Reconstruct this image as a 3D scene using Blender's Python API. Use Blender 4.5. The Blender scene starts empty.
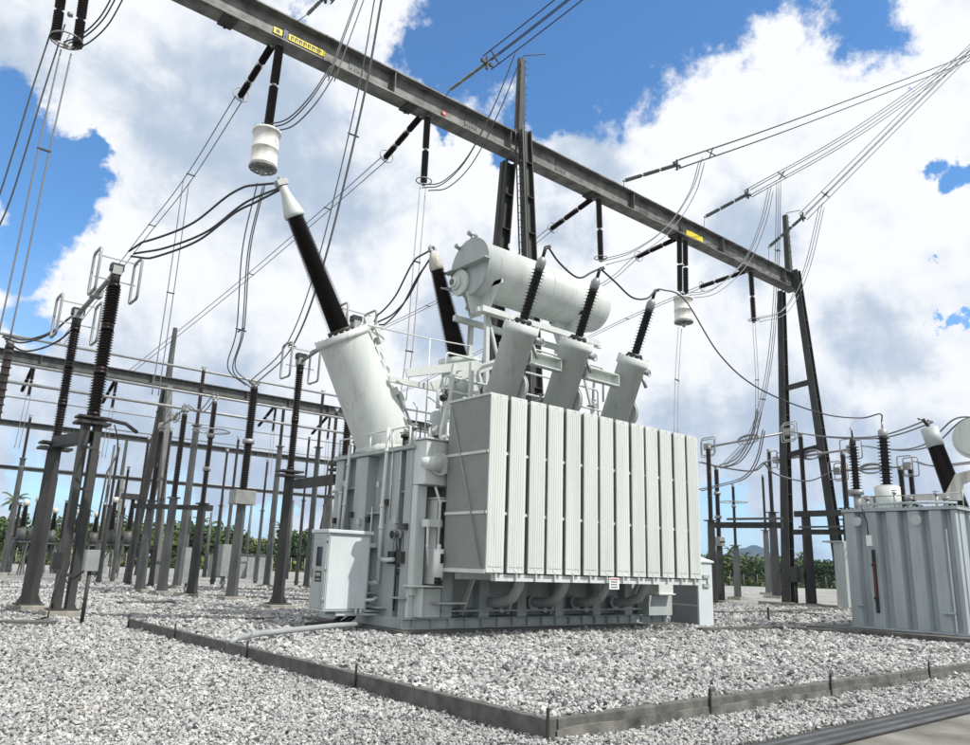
import bpy, math, random
import numpy as np
random.seed(7); rng = np.random.default_rng(7)
PI = math.pi
# ------------------------------------------------------------------ camera geometry (used to survey real positions)
W, H = 970, 745
F = 772.; PITCH = math.radians(14.14); HEAD = math.radians(50.3); ROLL = math.radians(2.0); CZ = 1.6
def rz(a): c, s = math.cos(a), math.sin(a); return np.array([[c,-s,0],[s,c,0],[0,0,1]])
def rx(a): c, s = math.cos(a), math.sin(a); return np.array([[1,0,0],[0,c,-s],[0,s,c]])
R = rz(HEAD-PI/2) @ rx(PI/2+PITCH) @ rz(ROLL)
CAM = np.array([0, 0, CZ])
def ray(px, py): return R @ np.array([(px-W/2)/F, -(py-H/2)/F, -1.])
def proj(p):
    q = R.T @ (np.array(p, float)-CAM); return (W/2+F*q[0]/-q[2], H/2-F*q[1]/-q[2])
def on(px, py, ax, v):
    d = ray(px, py); return CAM + d*(v-CAM[ax])/d[ax]
def PX(px, py, x): return on(px, py, 0, x)
def PY(px, py, y): return on(px, py, 1, y)
def PZ(px, py, z=0): return on(px, py, 2, z)
def up(py, q):
    lo, hi = -5, 80
    for _ in range(50):
        m = (lo+hi)/2
        if proj((q[0], q[1], m))[1] > py: lo = m
        else: hi = m
    return lo
def V(*a): return np.array(a, float)

# ------------------------------------------------------------------ mesh builder
class MB:
    def __init__(s): s.v = []; s.f = []; s.sm = []
    def add(s, v, f, smooth=False):
        o = len(s.v); s.v += [tuple(map(float, p)) for p in v]
        s.f += [tuple(i+o for i in q) for q in f]; s.sm += [smooth]*len(f); return s
    def box(s, c, d, M=None):
        c = np.array(c, float); d = np.array(d, float)/2
        v = [V(x, y, z)*d for x in (-1, 1) for y in (-1, 1) for z in (-1, 1)]
        if M is not None: v = [M @ p for p in v]
        return s.add([p+c for p in v], [(0,1,3,2),(4,6,7,5),(0,4,5,1),(2,3,7,6),(0,2,6,4),(1,5,7,3)])
    def mm(s, x0, x1, y0, y1, z0, z1): return s.box(((x0+x1)/2, (y0+y1)/2, (z0+z1)/2), (abs(x1-x0), abs(y1-y0), abs(z1-z0)))
    def bar(s, a, b, w, h=None, upv=(0, 0, 1)):
        a = np.array(a, float); b = np.array(b, float); h = h or w
        d = b-a; L = np.linalg.norm(d); d = d/L; u = np.array(upv, float)
        if abs(d @ u) > .98: u = V(1, 0, 0)
        x = np.cross(d, u); x /= np.linalg.norm(x); z = np.cross(x, d)
        return s.box((a+b)/2, (w, L, h), np.column_stack([x, d, z]))
    def rings(s, pts, rad, n=10, caps=True, smooth=True, closed=False):
        pts = [np.array(p, float) for p in pts]; m = len(pts)
        if np.isscalar(rad): rad = [rad]*m
        t = []
        for i in range(m):
            if closed: d = pts[(i+1) % m]-pts[i-1]
            else: d = pts[min(i+1, m-1)]-pts[max(i-1, 0)]
            l = np.linalg.norm(d)
            t.append(d/l if l > 1e-9 else (t[-1] if t else V(0, 0, 1)))
        u = V(0, 0, 1) if abs(t[0][2]) < .9 else V(1, 0, 0)
        x = np.cross(t[0], u); x /= np.linalg.norm(x); o = len(s.v); vv = []
        for i in range(m):
            x = x - t[i]*(x @ t[i]); x /= np.linalg.norm(x); y = np.cross(t[i], x)
            for k in range(n):
                a = 2*PI*k/n; vv.append(pts[i]+rad[i]*(math.cos(a)*x+math.sin(a)*y))
        f = []
        for i in range(m if closed else m-1):
            j = (i+1) % m
            for k in range(n): f.append((i*n+k, i*n+(k+1) % n, j*n+(k+1) % n, j*n+k))
        s.add(vv, f, smooth)
        if caps and not closed:
            s.f.append(tuple(o+k for k in range(n))[::-1]); s.sm.append(False)
            s.f.append(tuple(o+(m-1)*n+k for k in range(n))); s.sm.append(False)
        return s
    def cyl(s, a, b, r, r2=None, n=14, smooth=True): return s.rings([a, b], [r, r if r2 is None else r2], n, True, smooth)
    def lathe(s, a, b, prof, n=16, smooth=True):
        a = np.array(a, float); b = np.array(b, float); d = (b-a)/np.linalg.norm(b-a)
        u = V(0, 0, 1) if abs(d[2]) < .9 else V(1, 0, 0)
        x = np.cross(d, u); x /= np.linalg.norm(x); y = np.cross(d, x); L = np.linalg.norm(b-a)
        v = []; f = []; m = len(prof)
        for (t, r) in prof:
            for k in range(n):
                q = 2*PI*k/n; v.append(a+d*t*L+r*(math.cos(q)*x+math.sin(q)*y))
        for i in range(m-1):
            for k in range(n): f.append((i*n+k, i*n+(k+1) % n, (i+1)*n+(k+1) % n, (i+1)*n+k))
        o = len(s.v); s.add(v, f, smooth)
        s.f.append(tuple(o+k for k in range(n))[::-1]); s.sm.append(False)
        s.f.append(tuple(o+(m-1)*n+k for k in range(n))); s.sm.append(False)
        return s
    def sheds(s, a, b, rc, rs, cnt, n=12, rc2=None, rs2=None):
        rc2 = rc if rc2 is None else rc2; rs2 = rs if rs2 is None else rs2; pr = []
        for i in range(cnt):
            t0 = i/cnt; t1 = (i+.5)/cnt; t2 = (i+.72)/cnt
            c = rc+(rc2-rc)*t0; h = rs+(rs2-rs)*t0
            pr += [(t0, c), (t1, c), (t1+.02/cnt, h), (t2, c+(h-c)*.15)]
        pr.append((1, rc2)); return s.lathe(a, b, pr, n, False)
    def ring(s, c, nrm, r, rt, n=18, m=6, sq=0):
        c = np.array(c, float); nrm = np.array(nrm, float); nrm /= np.linalg.norm(nrm)
        u = V(0, 0, 1) if abs(nrm[2]) < .9 else V(1, 0, 0)
        x = np.cross(nrm, u); x /= np.linalg.norm(x); y = np.cross(nrm, x)
        return s.rings([c+r*(math.cos(2*PI*k/n)*x+math.sin(2*PI*k/n)*y) for k in range(n)], rt, m, closed=True)
    def loop(s, pts, rt, m=6): return s.rings(pts, rt, m, closed=True)
    def prism(s, poly, axis, a, b):
        n = len(poly)
        def mk(p, t):
            q = list(p); q.insert(axis, t); return q
        v = [mk(p, a) for p in poly]+[mk(p, b) for p in poly]
        f = [tuple(range(n))[::-1], tuple(range(n, 2*n))]+[(i, (i+1) % n, n+(i+1) % n, n+i) for i in range(n)]
        return s.add(v, f)

COL = bpy.context.scene.collection
ORG = {}
def build(mb, name, mat, parent=None, bevel=0, org=None):
    me = bpy.data.meshes.new(name); o3 = ORG[parent.name] if parent else (np.zeros(3) if org is None else np.array(org, float))
    v = np.array(mb.v, float)-o3
    me.from_pydata(v.tolist(), [], mb.f); me.polygons.foreach_set('use_smooth', mb.sm)
    me.update()
    import bmesh
    bm = bmesh.new(); bm.from_mesh(me); bmesh.ops.recalc_face_normals(bm, faces=bm.faces); bm.to_mesh(me); bm.free()
    if mat: me.materials.append(mat)
    ob = bpy.data.objects.new(name, me); COL.objects.link(ob)
    if parent: ob.parent = parent
    else: ob.location = o3
    ORG[ob.name] = o3
    if bevel:
        m = ob.modifiers.new('bevel', 'BEVEL'); m.width = bevel; m.segments = 2; m.limit_method = 'ANGLE'; m.angle_limit = math.radians(40)
    return ob
def tag(o, label=None, cat=None, group=None, kind=None):
    if label: o['label'] = label
    if cat: o['category'] = cat
    if group: o['group'] = group
    if kind: o['kind'] = kind
    return o
def thing(name, label, cat, loc, group=None):
    o = bpy.data.objects.new(name, None); COL.objects.link(o); o.location = loc; o.empty_display_size = .2
    ORG[o.name] = np.array(loc, float); return tag(o, label, cat, group)

# ------------------------------------------------------------------ materials
def nt(m):
    m.use_nodes = True; return m.node_tree.nodes, m.node_tree.links
def mat(name, col, rough=.5, metal=0, var=.12, scale=3., bump=0., bscale=40., streak=0, spec=.5, dirt=None, grime=0):
    m = bpy.data.materials.new(name); N, L = nt(m); b = N['Principled BSDF']
    b.inputs['Roughness'].default_value = rough; b.inputs['Metallic'].default_value = metal
    b.inputs['Specular IOR Level'].default_value = spec
    tc = N.new('ShaderNodeTexCoord'); no = N.new('ShaderNodeTexNoise'); no.inputs['Scale'].default_value = scale; no.inputs['Detail'].default_value = 7
    if streak:
        mp = N.new('ShaderNodeMapping'); mp.inputs['Scale'].default_value = (1, 1, streak); L.new(tc.outputs['Object'], mp.inputs[0]); L.new(mp.outputs[0], no.inputs['Vector'])
    else: L.new(tc.outputs['Object'], no.inputs['Vector'])
    r = N.new('ShaderNodeValToRGB'); r.color_ramp.elements[0].position = .3; r.color_ramp.elements[1].position = .7
    d = dirt or tuple(c*(1-var*1.6) for c in col)
    r.color_ramp.elements[0].color = (*d, 1); r.color_ramp.elements[1].color = (*[min(1, c*(1+var*.5)) for c in col], 1)
    L.new(no.outputs['Fac'], r.inputs[0]); L.new(r.outputs[0], b.inputs['Base Color'])
    if grime:
        mp2 = N.new('ShaderNodeMapping'); mp2.inputs['Scale'].default_value = (9, 9, .55); L.new(tc.outputs['Object'], mp2.inputs[0])
        n6 = N.new('ShaderNodeTexNoise'); n6.inputs['Scale'].default_value = 1; n6.inputs['Detail'].default_value = 6; n6.inputs['Roughness'].default_value = .6; L.new(mp2.outputs[0], n6.inputs['Vector'])
        n7 = N.new('ShaderNodeTexNoise'); n7.inputs['Scale'].default_value = 1.1; n7.inputs['Detail'].default_value = 5; L.new(tc.outputs['Object'], n7.inputs['Vector'])
        q1 = N.new('ShaderNodeMapRange'); q1.inputs[1].default_value = .52; q1.inputs[2].default_value = .75; q1.inputs[3].default_value = 0; q1.inputs[4].default_value = 1; L.new(n6.outputs['Fac'], q1.inputs[0])
        q2 = N.new('ShaderNodeMapRange'); q2.inputs[1].default_value = .42; q2.inputs[2].default_value = .66; q2.inputs[3].default_value = .15; q2.inputs[4].default_value = 1; L.new(n7.outputs['Fac'], q2.inputs[0])
        q3 = N.new('ShaderNodeMath'); q3.operation = 'MULTIPLY'; L.new(q1.outputs[0], q3.inputs[0]); L.new(q2.outputs[0], q3.inputs[1])
        q4 = N.new('ShaderNodeMath'); q4.operation = 'MULTIPLY'; L.new(q3.outputs[0], q4.inputs[0]); q4.inputs[1].default_value = grime
        gm = N.new('ShaderNodeMix'); gm.data_type = 'RGBA'; L.new(q4.outputs[0], gm.inputs['Factor']); L.new(r.outputs[0], gm.inputs['A']); gm.inputs['B'].default_value = (.17,.145,.11,1)
        L.new(gm.outputs['Result'], b.inputs['Base Color'])
        rr_ = N.new('ShaderNodeMapRange'); rr_.inputs[3].default_value = rough-.08; rr_.inputs[4].default_value = rough+.22; L.new(n7.outputs['Fac'], rr_.inputs[0]); L.new(rr_.outputs[0], b.inputs['Roughness'])
    if bump:
        n2 = N.new('ShaderNodeTexNoise'); n2.inputs['Scale'].default_value = bscale; n2.inputs['Detail'].default_value = 4; L.new(tc.outputs['Object'], n2.inputs['Vector'])
        bp = N.new('ShaderNodeBump'); bp.inputs['Strength'].default_value = bump; bp.inputs['Distance'].default_value = .02
        L.new(n2.outputs['Fac'], bp.inputs['Height']); L.new(bp.outputs[0], b.inputs['Normal'])
    return m
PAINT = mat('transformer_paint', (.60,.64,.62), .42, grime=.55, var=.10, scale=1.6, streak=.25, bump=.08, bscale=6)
PAINT2 = mat('radiator_paint', (.61,.645,.62), .45, grime=.3, var=.07, scale=2, streak=.1)
PAINTC = mat('sky_grey_paint', (.375,.43,.455), .45, var=.14, scale=2.2, streak=.2, bump=.08, bscale=5, grime=.6)
PAINT_SHADE = mat('blue_grey_shade_paint', (.40,.445,.44), .45, grime=.6, var=.14, scale=2.2, streak=.2, bump=.08, bscale=5)  # transformer paint darkened and blued: sky-lit shade is in the colour
FIN_SHADE = mat('shaded_fin_paint', (.24,.255,.245), .5, var=.08)  # darker than the radiator fronts: shade of the gaps painted in
CABP = mat('cabinet_paint', (.60,.655,.67), .4, grime=.3, var=.05, scale=2)
STEEL = mat('weathered_steel', (.058,.059,.056), .6, metal=.25, var=.3, scale=2.5, streak=.3, bump=.1)
STEELD = mat('dark_steel', (.045,.045,.042), .6, metal=.2, var=.3, scale=2.5, streak=.3)
GALV = mat('galvanised_steel', (.115,.12,.117), .55, metal=.3, var=.25, scale=3, streak=.3, bump=.1)
BEAMM = mat('beam_steel', (.20,.20,.19), .6, metal=.2, var=.4, scale=1.8, bump=.1)
PORC = mat('brown_porcelain', (.016,.008,.0065), .38, var=.2, spec=.35)
SILI = mat('dark_silicone', (.022,.013,.011), .5, var=.2)
BLACK = mat('black_rubber', (.015,.015,.016), .5)
GREYI = mat('grey_porcelain', (.17,.20,.19), .35, var=.2)
ALU = mat('aluminium', (.34,.35,.35), .5, metal=.4, var=.15)
WIRED = mat('dark_conductor', (.05,.052,.055), .6, metal=.2)
WIREL = mat('light_conductor', (.20,.21,.22), .5, metal=.4)
CONC = mat('weathered_concrete', (.125,.124,.115), .9, var=.3, scale=5.5, bump=.5, bscale=22)
CONCL2 = mat('pale_mortar', (.165,.162,.148), .9, var=.5, scale=4, bump=.5, bscale=25)
CONCL = mat('pale_concrete', (.34,.33,.28), .9, var=.25, scale=3, bump=.4, bscale=25)
WHITE = mat('white_paint', (.78,.79,.78), .4, var=.05)
WHITED = mat('stained_white_paint', (.68,.69,.66), .45, var=.2, scale=5, streak=.15, dirt=(.30,.27,.22))
BOXM = mat('box_grey_paint', (.27,.29,.285), .55, var=.15)
BOXL = mat('light_box_paint', (.45,.49,.5), .5, var=.08)
PALE = mat('pale_conductor', (.5,.51,.5), .5, var=.1)
DRUM = mat('drum_paint', (.76,.77,.75), .5, var=.1, scale=4, streak=.15, dirt=(.60,.58,.53))
YEL = mat('yellow_sign_paint', (.75,.62,.03), .5, var=.08)
RED = mat('red_paint', (.45,.06,.06), .5)
GLASS = mat('dark_glass', (.02,.025,.03), .08, spec=.8)
PVC = mat('grey_pvc', (.33,.35,.355), .4)
RUST = mat('rusty_steel', (.10,.055,.035), .8, var=.4)
BARK = mat('bark', (.14,.115,.09), .9, var=.3)
def leafmat(name, a, b):
    m = bpy.data.materials.new(name); N, L = nt(m); p = N['Principled BSDF']; p.inputs['Roughness'].default_value = .65
    g = N.new('ShaderNodeNewGeometry'); r = N.new('ShaderNodeValToRGB'); r.color_ramp.elements[0].color = (*a, 1); r.color_ramp.elements[1].color = (*b, 1)
    L.new(g.outputs['Random Per Island'], r.inputs[0]); L.new(r.outputs[0], p.inputs['Base Color']); return m
LEAF = [leafmat('leaf_dark', (.025,.05,.012), (.06,.11,.025)), leafmat('leaf_mid', (.035,.075,.012), (.11,.17,.035)), leafmat('leaf_yellow', (.06,.09,.015), (.16,.19,.05))]
PALML = leafmat('palm_leaf', (.03,.055,.012), (.09,.12,.035))

# ------------------------------------------------------------------ ground and gravel
def ground_mat():
    m = bpy.data.materials.new('gravel_ground'); N, L = nt(m); b = N['Principled BSDF']; b.inputs['Roughness'].default_value = .9
    tc = N.new('ShaderNodeTexCoord')
    v = N.new('ShaderNodeTexVoronoi'); v.inputs['Scale'].default_value = 11; v.inputs['Randomness'].default_value = 1
    L.new(tc.outputs['Object'], v.inputs['Vector'])
    r = N.new('ShaderNodeValToRGB'); e = r.color_ramp.elements; e[0].position = 0; e[0].color = (.20,.205,.20,1); e[1].position = 1; e[1].color = (.58,.58,.55,1)
    L.new(v.outputs['Color'], r.inputs[0])
    v2 = N.new('ShaderNodeTexVoronoi'); v2.feature = 'DISTANCE_TO_EDGE'; v2.inputs['Scale'].default_value = 11; L.new(tc.outputs['Object'], v2.inputs['Vector'])
    mr = N.new('ShaderNodeMapRange'); mr.inputs[1].default_value = 0; mr.inputs[2].default_value = .12; mr.inputs[3].default_value = .30; mr.inputs[4].default_value = 1; L.new(v2.outputs['Distance'], mr.inputs[0])
    big = N.new('ShaderNodeTexNoise'); big.inputs['Scale'].default_value = .12; big.inputs['Detail'].default_value = 6; L.new(tc.outputs['Object'], big.inputs['Vector'])
    m2 = N.new('ShaderNodeMapRange'); m2.inputs[1].default_value = .35; m2.inputs[2].default_value = .65; m2.inputs[3].default_value = .75; m2.inputs[4].default_value = 1.08; L.new(big.outputs['Fac'], m2.inputs[0])
    mu = N.new('ShaderNodeMath'); mu.operation = 'MULTIPLY'; L.new(mr.outputs[0], mu.inputs[0]); L.new(m2.outputs[0], mu.inputs[1])
    mx = N.new('ShaderNodeVectorMath'); mx.operation = 'SCALE'; L.new(r.outputs[0], mx.inputs[0]); L.new(mu.outputs[0], mx.inputs['Scale'])
    L.new(mx.outputs[0], b.inputs['Base Color'])
    bp = N.new('ShaderNodeBump'); bp.inputs['Strength'].default_value = .9; bp.inputs['Distance'].default_value = .05
    L.new(v2.outputs['Distance'], bp.inputs['Height']); L.new(bp.outputs[0], b.inputs['Normal']); return m
GROUND = ground_mat()
def grass_mat():
    m = mat('grass_field', (.07,.11,.03), .9, var=.5, scale=.3); return m
def sheet(name, x0, x1, y0, y1, z, m, n=1):
    mb = MB(); mb.add([(x0,y0,z),(x1,y0,z),(x1,y1,z),(x0,y1,z)], [(0,1,2,3)]); return tag(build(mb, name, m), kind='structure')
hd = V(math.cos(HEAD), math.sin(HEAD), 0); rt = V(hd[1], -hd[0], 0)
# terrain: one big sheet to the horizon (grass), the gravel yard above it
sheet('ground', -3000, 6000, -3000, 6000, -.05, grass_mat())
mb = MB(); yd = [hd*-30+rt*-140, hd*-30+rt*200, hd*165+rt*200, hd*93+rt*-140]; mb.add([V(p[0], p[1], -.012) for p in yd], [(0,1,2,3)])
tag(build(mb, 'gravel_yard', GROUND), kind='structure')
GAP_SHADE = mat('stone_gap_shade', (.13,.13,.125), .95, var=.3, scale=6)  # dark sheet under the stones: shade of their gaps in the colour
mb = MB(); pp = [hd*-4+rt*-9, hd*-4+rt*9, hd*24+rt*24, hd*24+rt*-24]; mb.add([V(q[0], q[1], -.008) for q in pp], [(0,1,2,3)])
tag(build(mb, 'ground', GAP_SHADE), kind='structure')
KX0, KY0, KY1, KX1 = 5.72, 5.75, 19.0, 60.
KH = .205
def stone_mat():
    m = bpy.data.materials.new('crushed_stone'); N, L = nt(m); b = N['Principled BSDF']; b.inputs['Roughness'].default_value = .85
    oi = N.new('ShaderNodeObjectInfo'); r = N.new('ShaderNodeValToRGB'); e = r.color_ramp.elements
    e[0].color = (.10,.105,.11,1); e[1].color = (.66,.63,.58,1); a = e.new(.10); a.color = (.27,.275,.28,1); a = e.new(.3); a.color = (.39,.395,.395,1); a = e.new(.9); a.color = (.57,.57,.56,1)
    L.new(oi.outputs['Random'], r.inputs[0])
    tc = N.new('ShaderNodeTexCoord'); no = N.new('ShaderNodeTexNoise'); no.inputs['Scale'].default_value = 2.2; no.inputs['Detail'].default_value = 4; L.new(tc.outputs['Object'], no.inputs['Vector'])
    g = N.new('ShaderNodeNewGeometry')
    n3 = N.new('ShaderNodeTexNoise'); n3.inputs['Scale'].default_value = 45; L.new(g.outputs['Position'], n3.inputs['Vector'])
    mr = N.new('ShaderNodeMapRange'); mr.inputs[1].default_value = .3; mr.inputs[2].default_value = .7; mr.inputs[3].default_value = .78; mr.inputs[4].default_value = 1.08; L.new(n3.outputs['Fac'], mr.inputs[0])
    n4 = N.new('ShaderNodeTexNoise'); n4.inputs['Scale'].default_value = .55; n4.inputs['Detail'].default_value = 5; L.new(g.outputs['Position'], n4.inputs['Vector'])
    m4 = N.new('ShaderNodeMapRange'); m4.inputs[1].default_value = .35; m4.inputs[2].default_value = .68; m4.inputs[3].default_value = .80; m4.inputs[4].default_value = 1.03; L.new(n4.outputs['Fac'], m4.inputs[0])
    mm = N.new('ShaderNodeMath'); mm.operation = 'MULTIPLY'; L.new(mr.outputs[0], mm.inputs[0]); L.new(m4.outputs[0], mm.inputs[1])
    n5 = N.new('ShaderNodeTexNoise'); n5.inputs['Scale'].default_value = 1.4; n5.inputs['Detail'].default_value = 6; L.new(g.outputs['Position'], n5.inputs['Vector'])
    m5 = N.new('ShaderNodeMapRange'); m5.inputs[1].default_value = .56; m5.inputs[2].default_value = .72; m5.inputs[3].default_value = 0; m5.inputs[4].default_value = .28; L.new(n5.outputs['Fac'], m5.inputs[0])
    tn = N.new('ShaderNodeMix'); tn.data_type = 'RGBA'; L.new(m5.outputs[0], tn.inputs['Factor']); L.new(r.outputs[0], tn.inputs['A']); tn.inputs['B'].default_value = (.34,.30,.23,1)
    sc = N.new('ShaderNodeVectorMath'); sc.operation = 'SCALE'; L.new(tn.outputs['Result'], sc.inputs[0]); L.new(mm.outputs[0], sc.inputs['Scale']); L.new(sc.outputs[0], b.inputs['Base Color'])
    return m
STONE = stone_mat()
def gravel_tree():
    ng = bpy.data.node_groups.new('gravel_scatter', 'GeometryNodeTree')
    ng.interface.new_socket('Geometry', in_out='INPUT', socket_type='NodeSocketGeometry'); ng.interface.new_socket('Geometry', in_out='OUTPUT', socket_type='NodeSocketGeometry')
    N, L = ng.nodes, ng.links; gi = N.new('NodeGroupInput'); go = N.new('NodeGroupOutput'); jn = N.new('GeometryNodeJoinGeometry')
    for k in range(8):
        ic = N.new('GeometryNodeMeshIcoSphere'); ic.inputs['Radius'].default_value = 1; ic.inputs['Subdivisions'].default_value = 2 if k % 2 else 1
        sp = N.new('GeometryNodeSetPosition'); no = N.new('ShaderNodeTexNoise'); no.inputs['Scale'].default_value = .75; no.inputs['Detail'].default_value = 1
        po = N.new('GeometryNodeInputPosition'); ad = N.new('ShaderNodeVectorMath'); ad.operation = 'ADD'; ad.inputs[1].default_value = (k*7.3, k*3.1, k*1.7)
        L.new(po.outputs[0], ad.inputs[0]); L.new(ad.outputs[0], no.inputs['Vector'])
        sb = N.new('ShaderNodeVectorMath'); sb.operation = 'SUBTRACT'; sb.inputs[1].default_value = (.5, .5, .5); L.new(no.outputs['Color'], sb.inputs[0])
        sc = N.new('ShaderNodeVectorMath'); sc.operation = 'SCALE'; sc.inputs['Scale'].default_value = 2.6; L.new(sb.outputs[0], sc.inputs[0])
        L.new(sc.outputs[0], sp.inputs['Offset']); L.new(ic.outputs['Mesh'], sp.inputs['Geometry'])
        tf = N.new('GeometryNodeTransform'); tf.inputs['Scale'].default_value = (1.15, .85, .62); L.new(sp.outputs[0], tf.inputs[0])
        sm = N.new('GeometryNodeSetMaterial'); sm.inputs['Material'].default_value = STONE; L.new(tf.outputs[0], sm.inputs[0])
        sh = N.new('GeometryNodeSetShadeSmooth'); sh.inputs['Shade Smooth'].default_value = False; L.new(sm.outputs[0], sh.inputs[0])
        g2 = N.new('GeometryNodeGeometryToInstance'); L.new(sh.outputs[0], g2.inputs[0]); L.new(g2.outputs[0], jn.inputs[0])
    ip = N.new('GeometryNodeInstanceOnPoints'); L.new(gi.outputs[0], ip.inputs['Points']); L.new(jn.outputs[0], ip.inputs['Instance'])
    ip.inputs['Pick Instance'].default_value = True
    def na(n, t):
        a = N.new('GeometryNodeInputNamedAttribute'); a.data_type = t; a.inputs['Name'].default_value = n; return a.outputs['Attribute']
    L.new(na('var', 'INT'), ip.inputs['Instance Index']); L.new(na('rot', 'FLOAT_VECTOR'), ip.inputs['Rotation']); L.new(na('scl', 'FLOAT_VECTOR'), ip.inputs['Scale'])
    L.new(ip.outputs[0], go.inputs[0]); return ng
GT = gravel_tree()
def gravel(name, label, P, S):
    n = len(P); me = bpy.data.meshes.new(name); me.from_pydata(P.tolist(), [], [])
    a = me.attributes.new('var', 'INT', 'POINT'); a.data.foreach_set('value', rng.integers(0, 8, n).astype(np.int32))
    a = me.attributes.new('rot', 'FLOAT_VECTOR', 'POINT'); rr = rng.uniform(-.9, .9, (n, 3)); rr[:, 2] = rng.uniform(0, 6.28, n); a.data.foreach_set('vector', rr.ravel().astype(np.float32))
    a = me.attributes.new('scl', 'FLOAT_VECTOR', 'POINT'); s3 = S[:, None]*rng.uniform(.75, 1.25, (n, 3)); a.data.foreach_set('vector', s3.ravel().astype(np.float32))
    o = bpy.data.objects.new(name, me); COL.objects.link(o); md = o.modifiers.new('scatter', 'NODES'); md.node_group = GT
    tag(o, label, 'gravel', kind='stuff'); return o
def scatter(dens_fn, keep, r0, r1, half=.68):
    out = []; 
    edges = [r0]
    while edges[-1] < r1: edges.append(edges[-1]*1.12)
    for a, b in zip(edges[:-1], edges[1:]):
        d, s = dens_fn((a+b)/2); area = half*(b*b-a*a); n = int(area*d)
        rr = np.sqrt(rng.uniform(a*a, b*b, n)); th = HEAD+rng.uniform(-half, half, n)
        p = np.column_stack([rr*np.cos(th), rr*np.sin(th), s*rng.lognormal(0, .2, n)]); out.append(p)
    p = np.vstack(out); return p[keep(p[:, 0], p[:, 1])]
def inpit(x, y): return (x > KX0+.14) & (y > KY0+.14) & (y < KY1-.14)
def inkerb(x, y): return (x > KX0-.0) & (y > KY0-.0) & (y < KY1+.0)
def tank_a(x, y): return (x > 9.58) & (x < 19.3) & (y > 13.93) & (y < 18.4)
def tank_b(x, y): return (x > 21.85) & (x < 33) & (y > 6.85) & (y < 11.75)
p = scatter(lambda r: (1300/(max(r, 8)/8)**1.62, .0158*(max(r, 8)/8)**.72), lambda x, y: (~inkerb(x, y)) & (y > 4.62), 5.0, 46)
P = np.column_stack([p[:, 0], p[:, 1], p[:, 2]*rng.uniform(-.3, 1.2, len(p))]); P[:, 2] += .012*np.sin(P[:, 0]*3.1+P[:, 1])*np.cos(P[:, 1]*2.7)
gravel('gravel', 'pale grey crushed stone spread over the whole yard outside the pit', P, p[:, 2])
p = scatter(lambda r: (580/(max(r, 9)/9)**1.22, .0265*(max(r, 9)/9)**.52), lambda x, y: inpit(x, y) & ~tank_a(x, y) & ~tank_b(x, y), 7.5, 42)
near = 1.0
P = np.column_stack([p[:, 0], p[:, 1], .13+p[:, 2]*rng.uniform(-.4, 1.2, len(p))+.03*np.sin(p[:, 0]*1.3)*np.cos(p[:, 1]*1.7)])
m_ = 260; kx = np.where(rng.random(m_) < .5, rng.uniform(KX0, 26, m_), KX0+rng.uniform(-.05,.05,m_)); ky = np.where(np.abs(kx-KX0) < .06, rng.uniform(KY0, KY1, m_), KY0+rng.uniform(-.05,.05,m_))
ks = rng.uniform(.010,.028,m_); P = np.vstack([P, np.column_stack([kx, ky, KH+.4*ks])]); p = np.vstack([p, np.column_stack([kx, ky, ks])])
gravel('pit_gravel', 'larger white and grey crushed stone filling the concrete kerbed pit', P, p[:, 2])
mb = MB(); mb.add([(KX0+.1, KY0+.1, .11), (KX1, KY0+.1, .11), (KX1, KY1-.1, .11), (KX0+.1, KY1-.1, .11)], [(0,1,2,3)])
tag(build(mb, 'pit_floor', GAP_SHADE), kind='structure')
# access slab and its raised steel cable-trench rails
mb = MB(); mb.mm(-20, 80, -8, 4.02, -.1, .02); tag(build(mb, 'concrete_pavement', mat('stained_pavement', (.20,.195,.17), .9, var=.4, scale=1.3, bump=.3, bscale=40)), kind='structure')
RAILM = mat('painted_rail', (.085,.095,.105), .85, var=.3, scale=2)
tr = thing('trench_edging', 'long dark grey steel rails along the edge of the concrete pavement, bottom right', 'edging', (9, 4.25, 0))
for i, yy in enumerate((4.10, 4.25, 4.40)):
    mb = MB(); mb.mm(-10, 60, yy-.035, yy+.03, -.02,   .042); build(mb, 'rail', RAILM, tr, .01)
mb = MB(); mb.mm(-10, 60, 4.04, 4.50, -.03, .035); build(mb, 'base_strip', STEELD, tr)

# kerb of the pit
kb = thing('pit_kerb', 'weathered dark concrete kerb around the transformer gravel pit', 'kerb', (KX0, KY0, 0))
def kerbwall(pts, w=.13):
    for (a, b) in pts:
        a = V(*a); b = V(*b); L = np.linalg.norm(b-a); n = max(1, int(L/7)); mb = MB()
        for i in range(n):
            p = a+(b-a)*i/n; q = a+(b-a)*(i+1)/n; g = (q-p)/np.linalg.norm(q-p)*.006
            h = KH+random.uniform(-.012, .012); mb.bar((*(p+g), h/2-.04), (*(q-g), h/2-.04), w, h+.08)
        build(mb, 'kerb_wall', CONC, kb, .012)
kerbwall([((KX0+.07, KY0), (KX1, KY0)), ((KX0, KY0-.065), (KX0, KY1+.065)), ((KX0+.07, KY1), (KX1, KY1))])
for (x, y) in [(KX0-.075, KY0-.075), (KX0-.08, 9.2), (KX0-.08, 12.6), (KX0-.08, 16), (KX0-.08, KY1), (8.3, KY0-.08), (11.2, KY0-.08), (14.6, KY0-.08), (18., KY0-.08)]:
    mb = MB(); mb.box((x, y, .14), (.025, .025, .34)); mb.rings([(x, y, .28), (x+.01, y, .36), (x+.05, y-.02, .42), (x+.04, y-.03, .47)], .005, 5)
    build(mb, 'earth_strip', STEELD, kb)
rs_ = random.Random(8)
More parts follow.
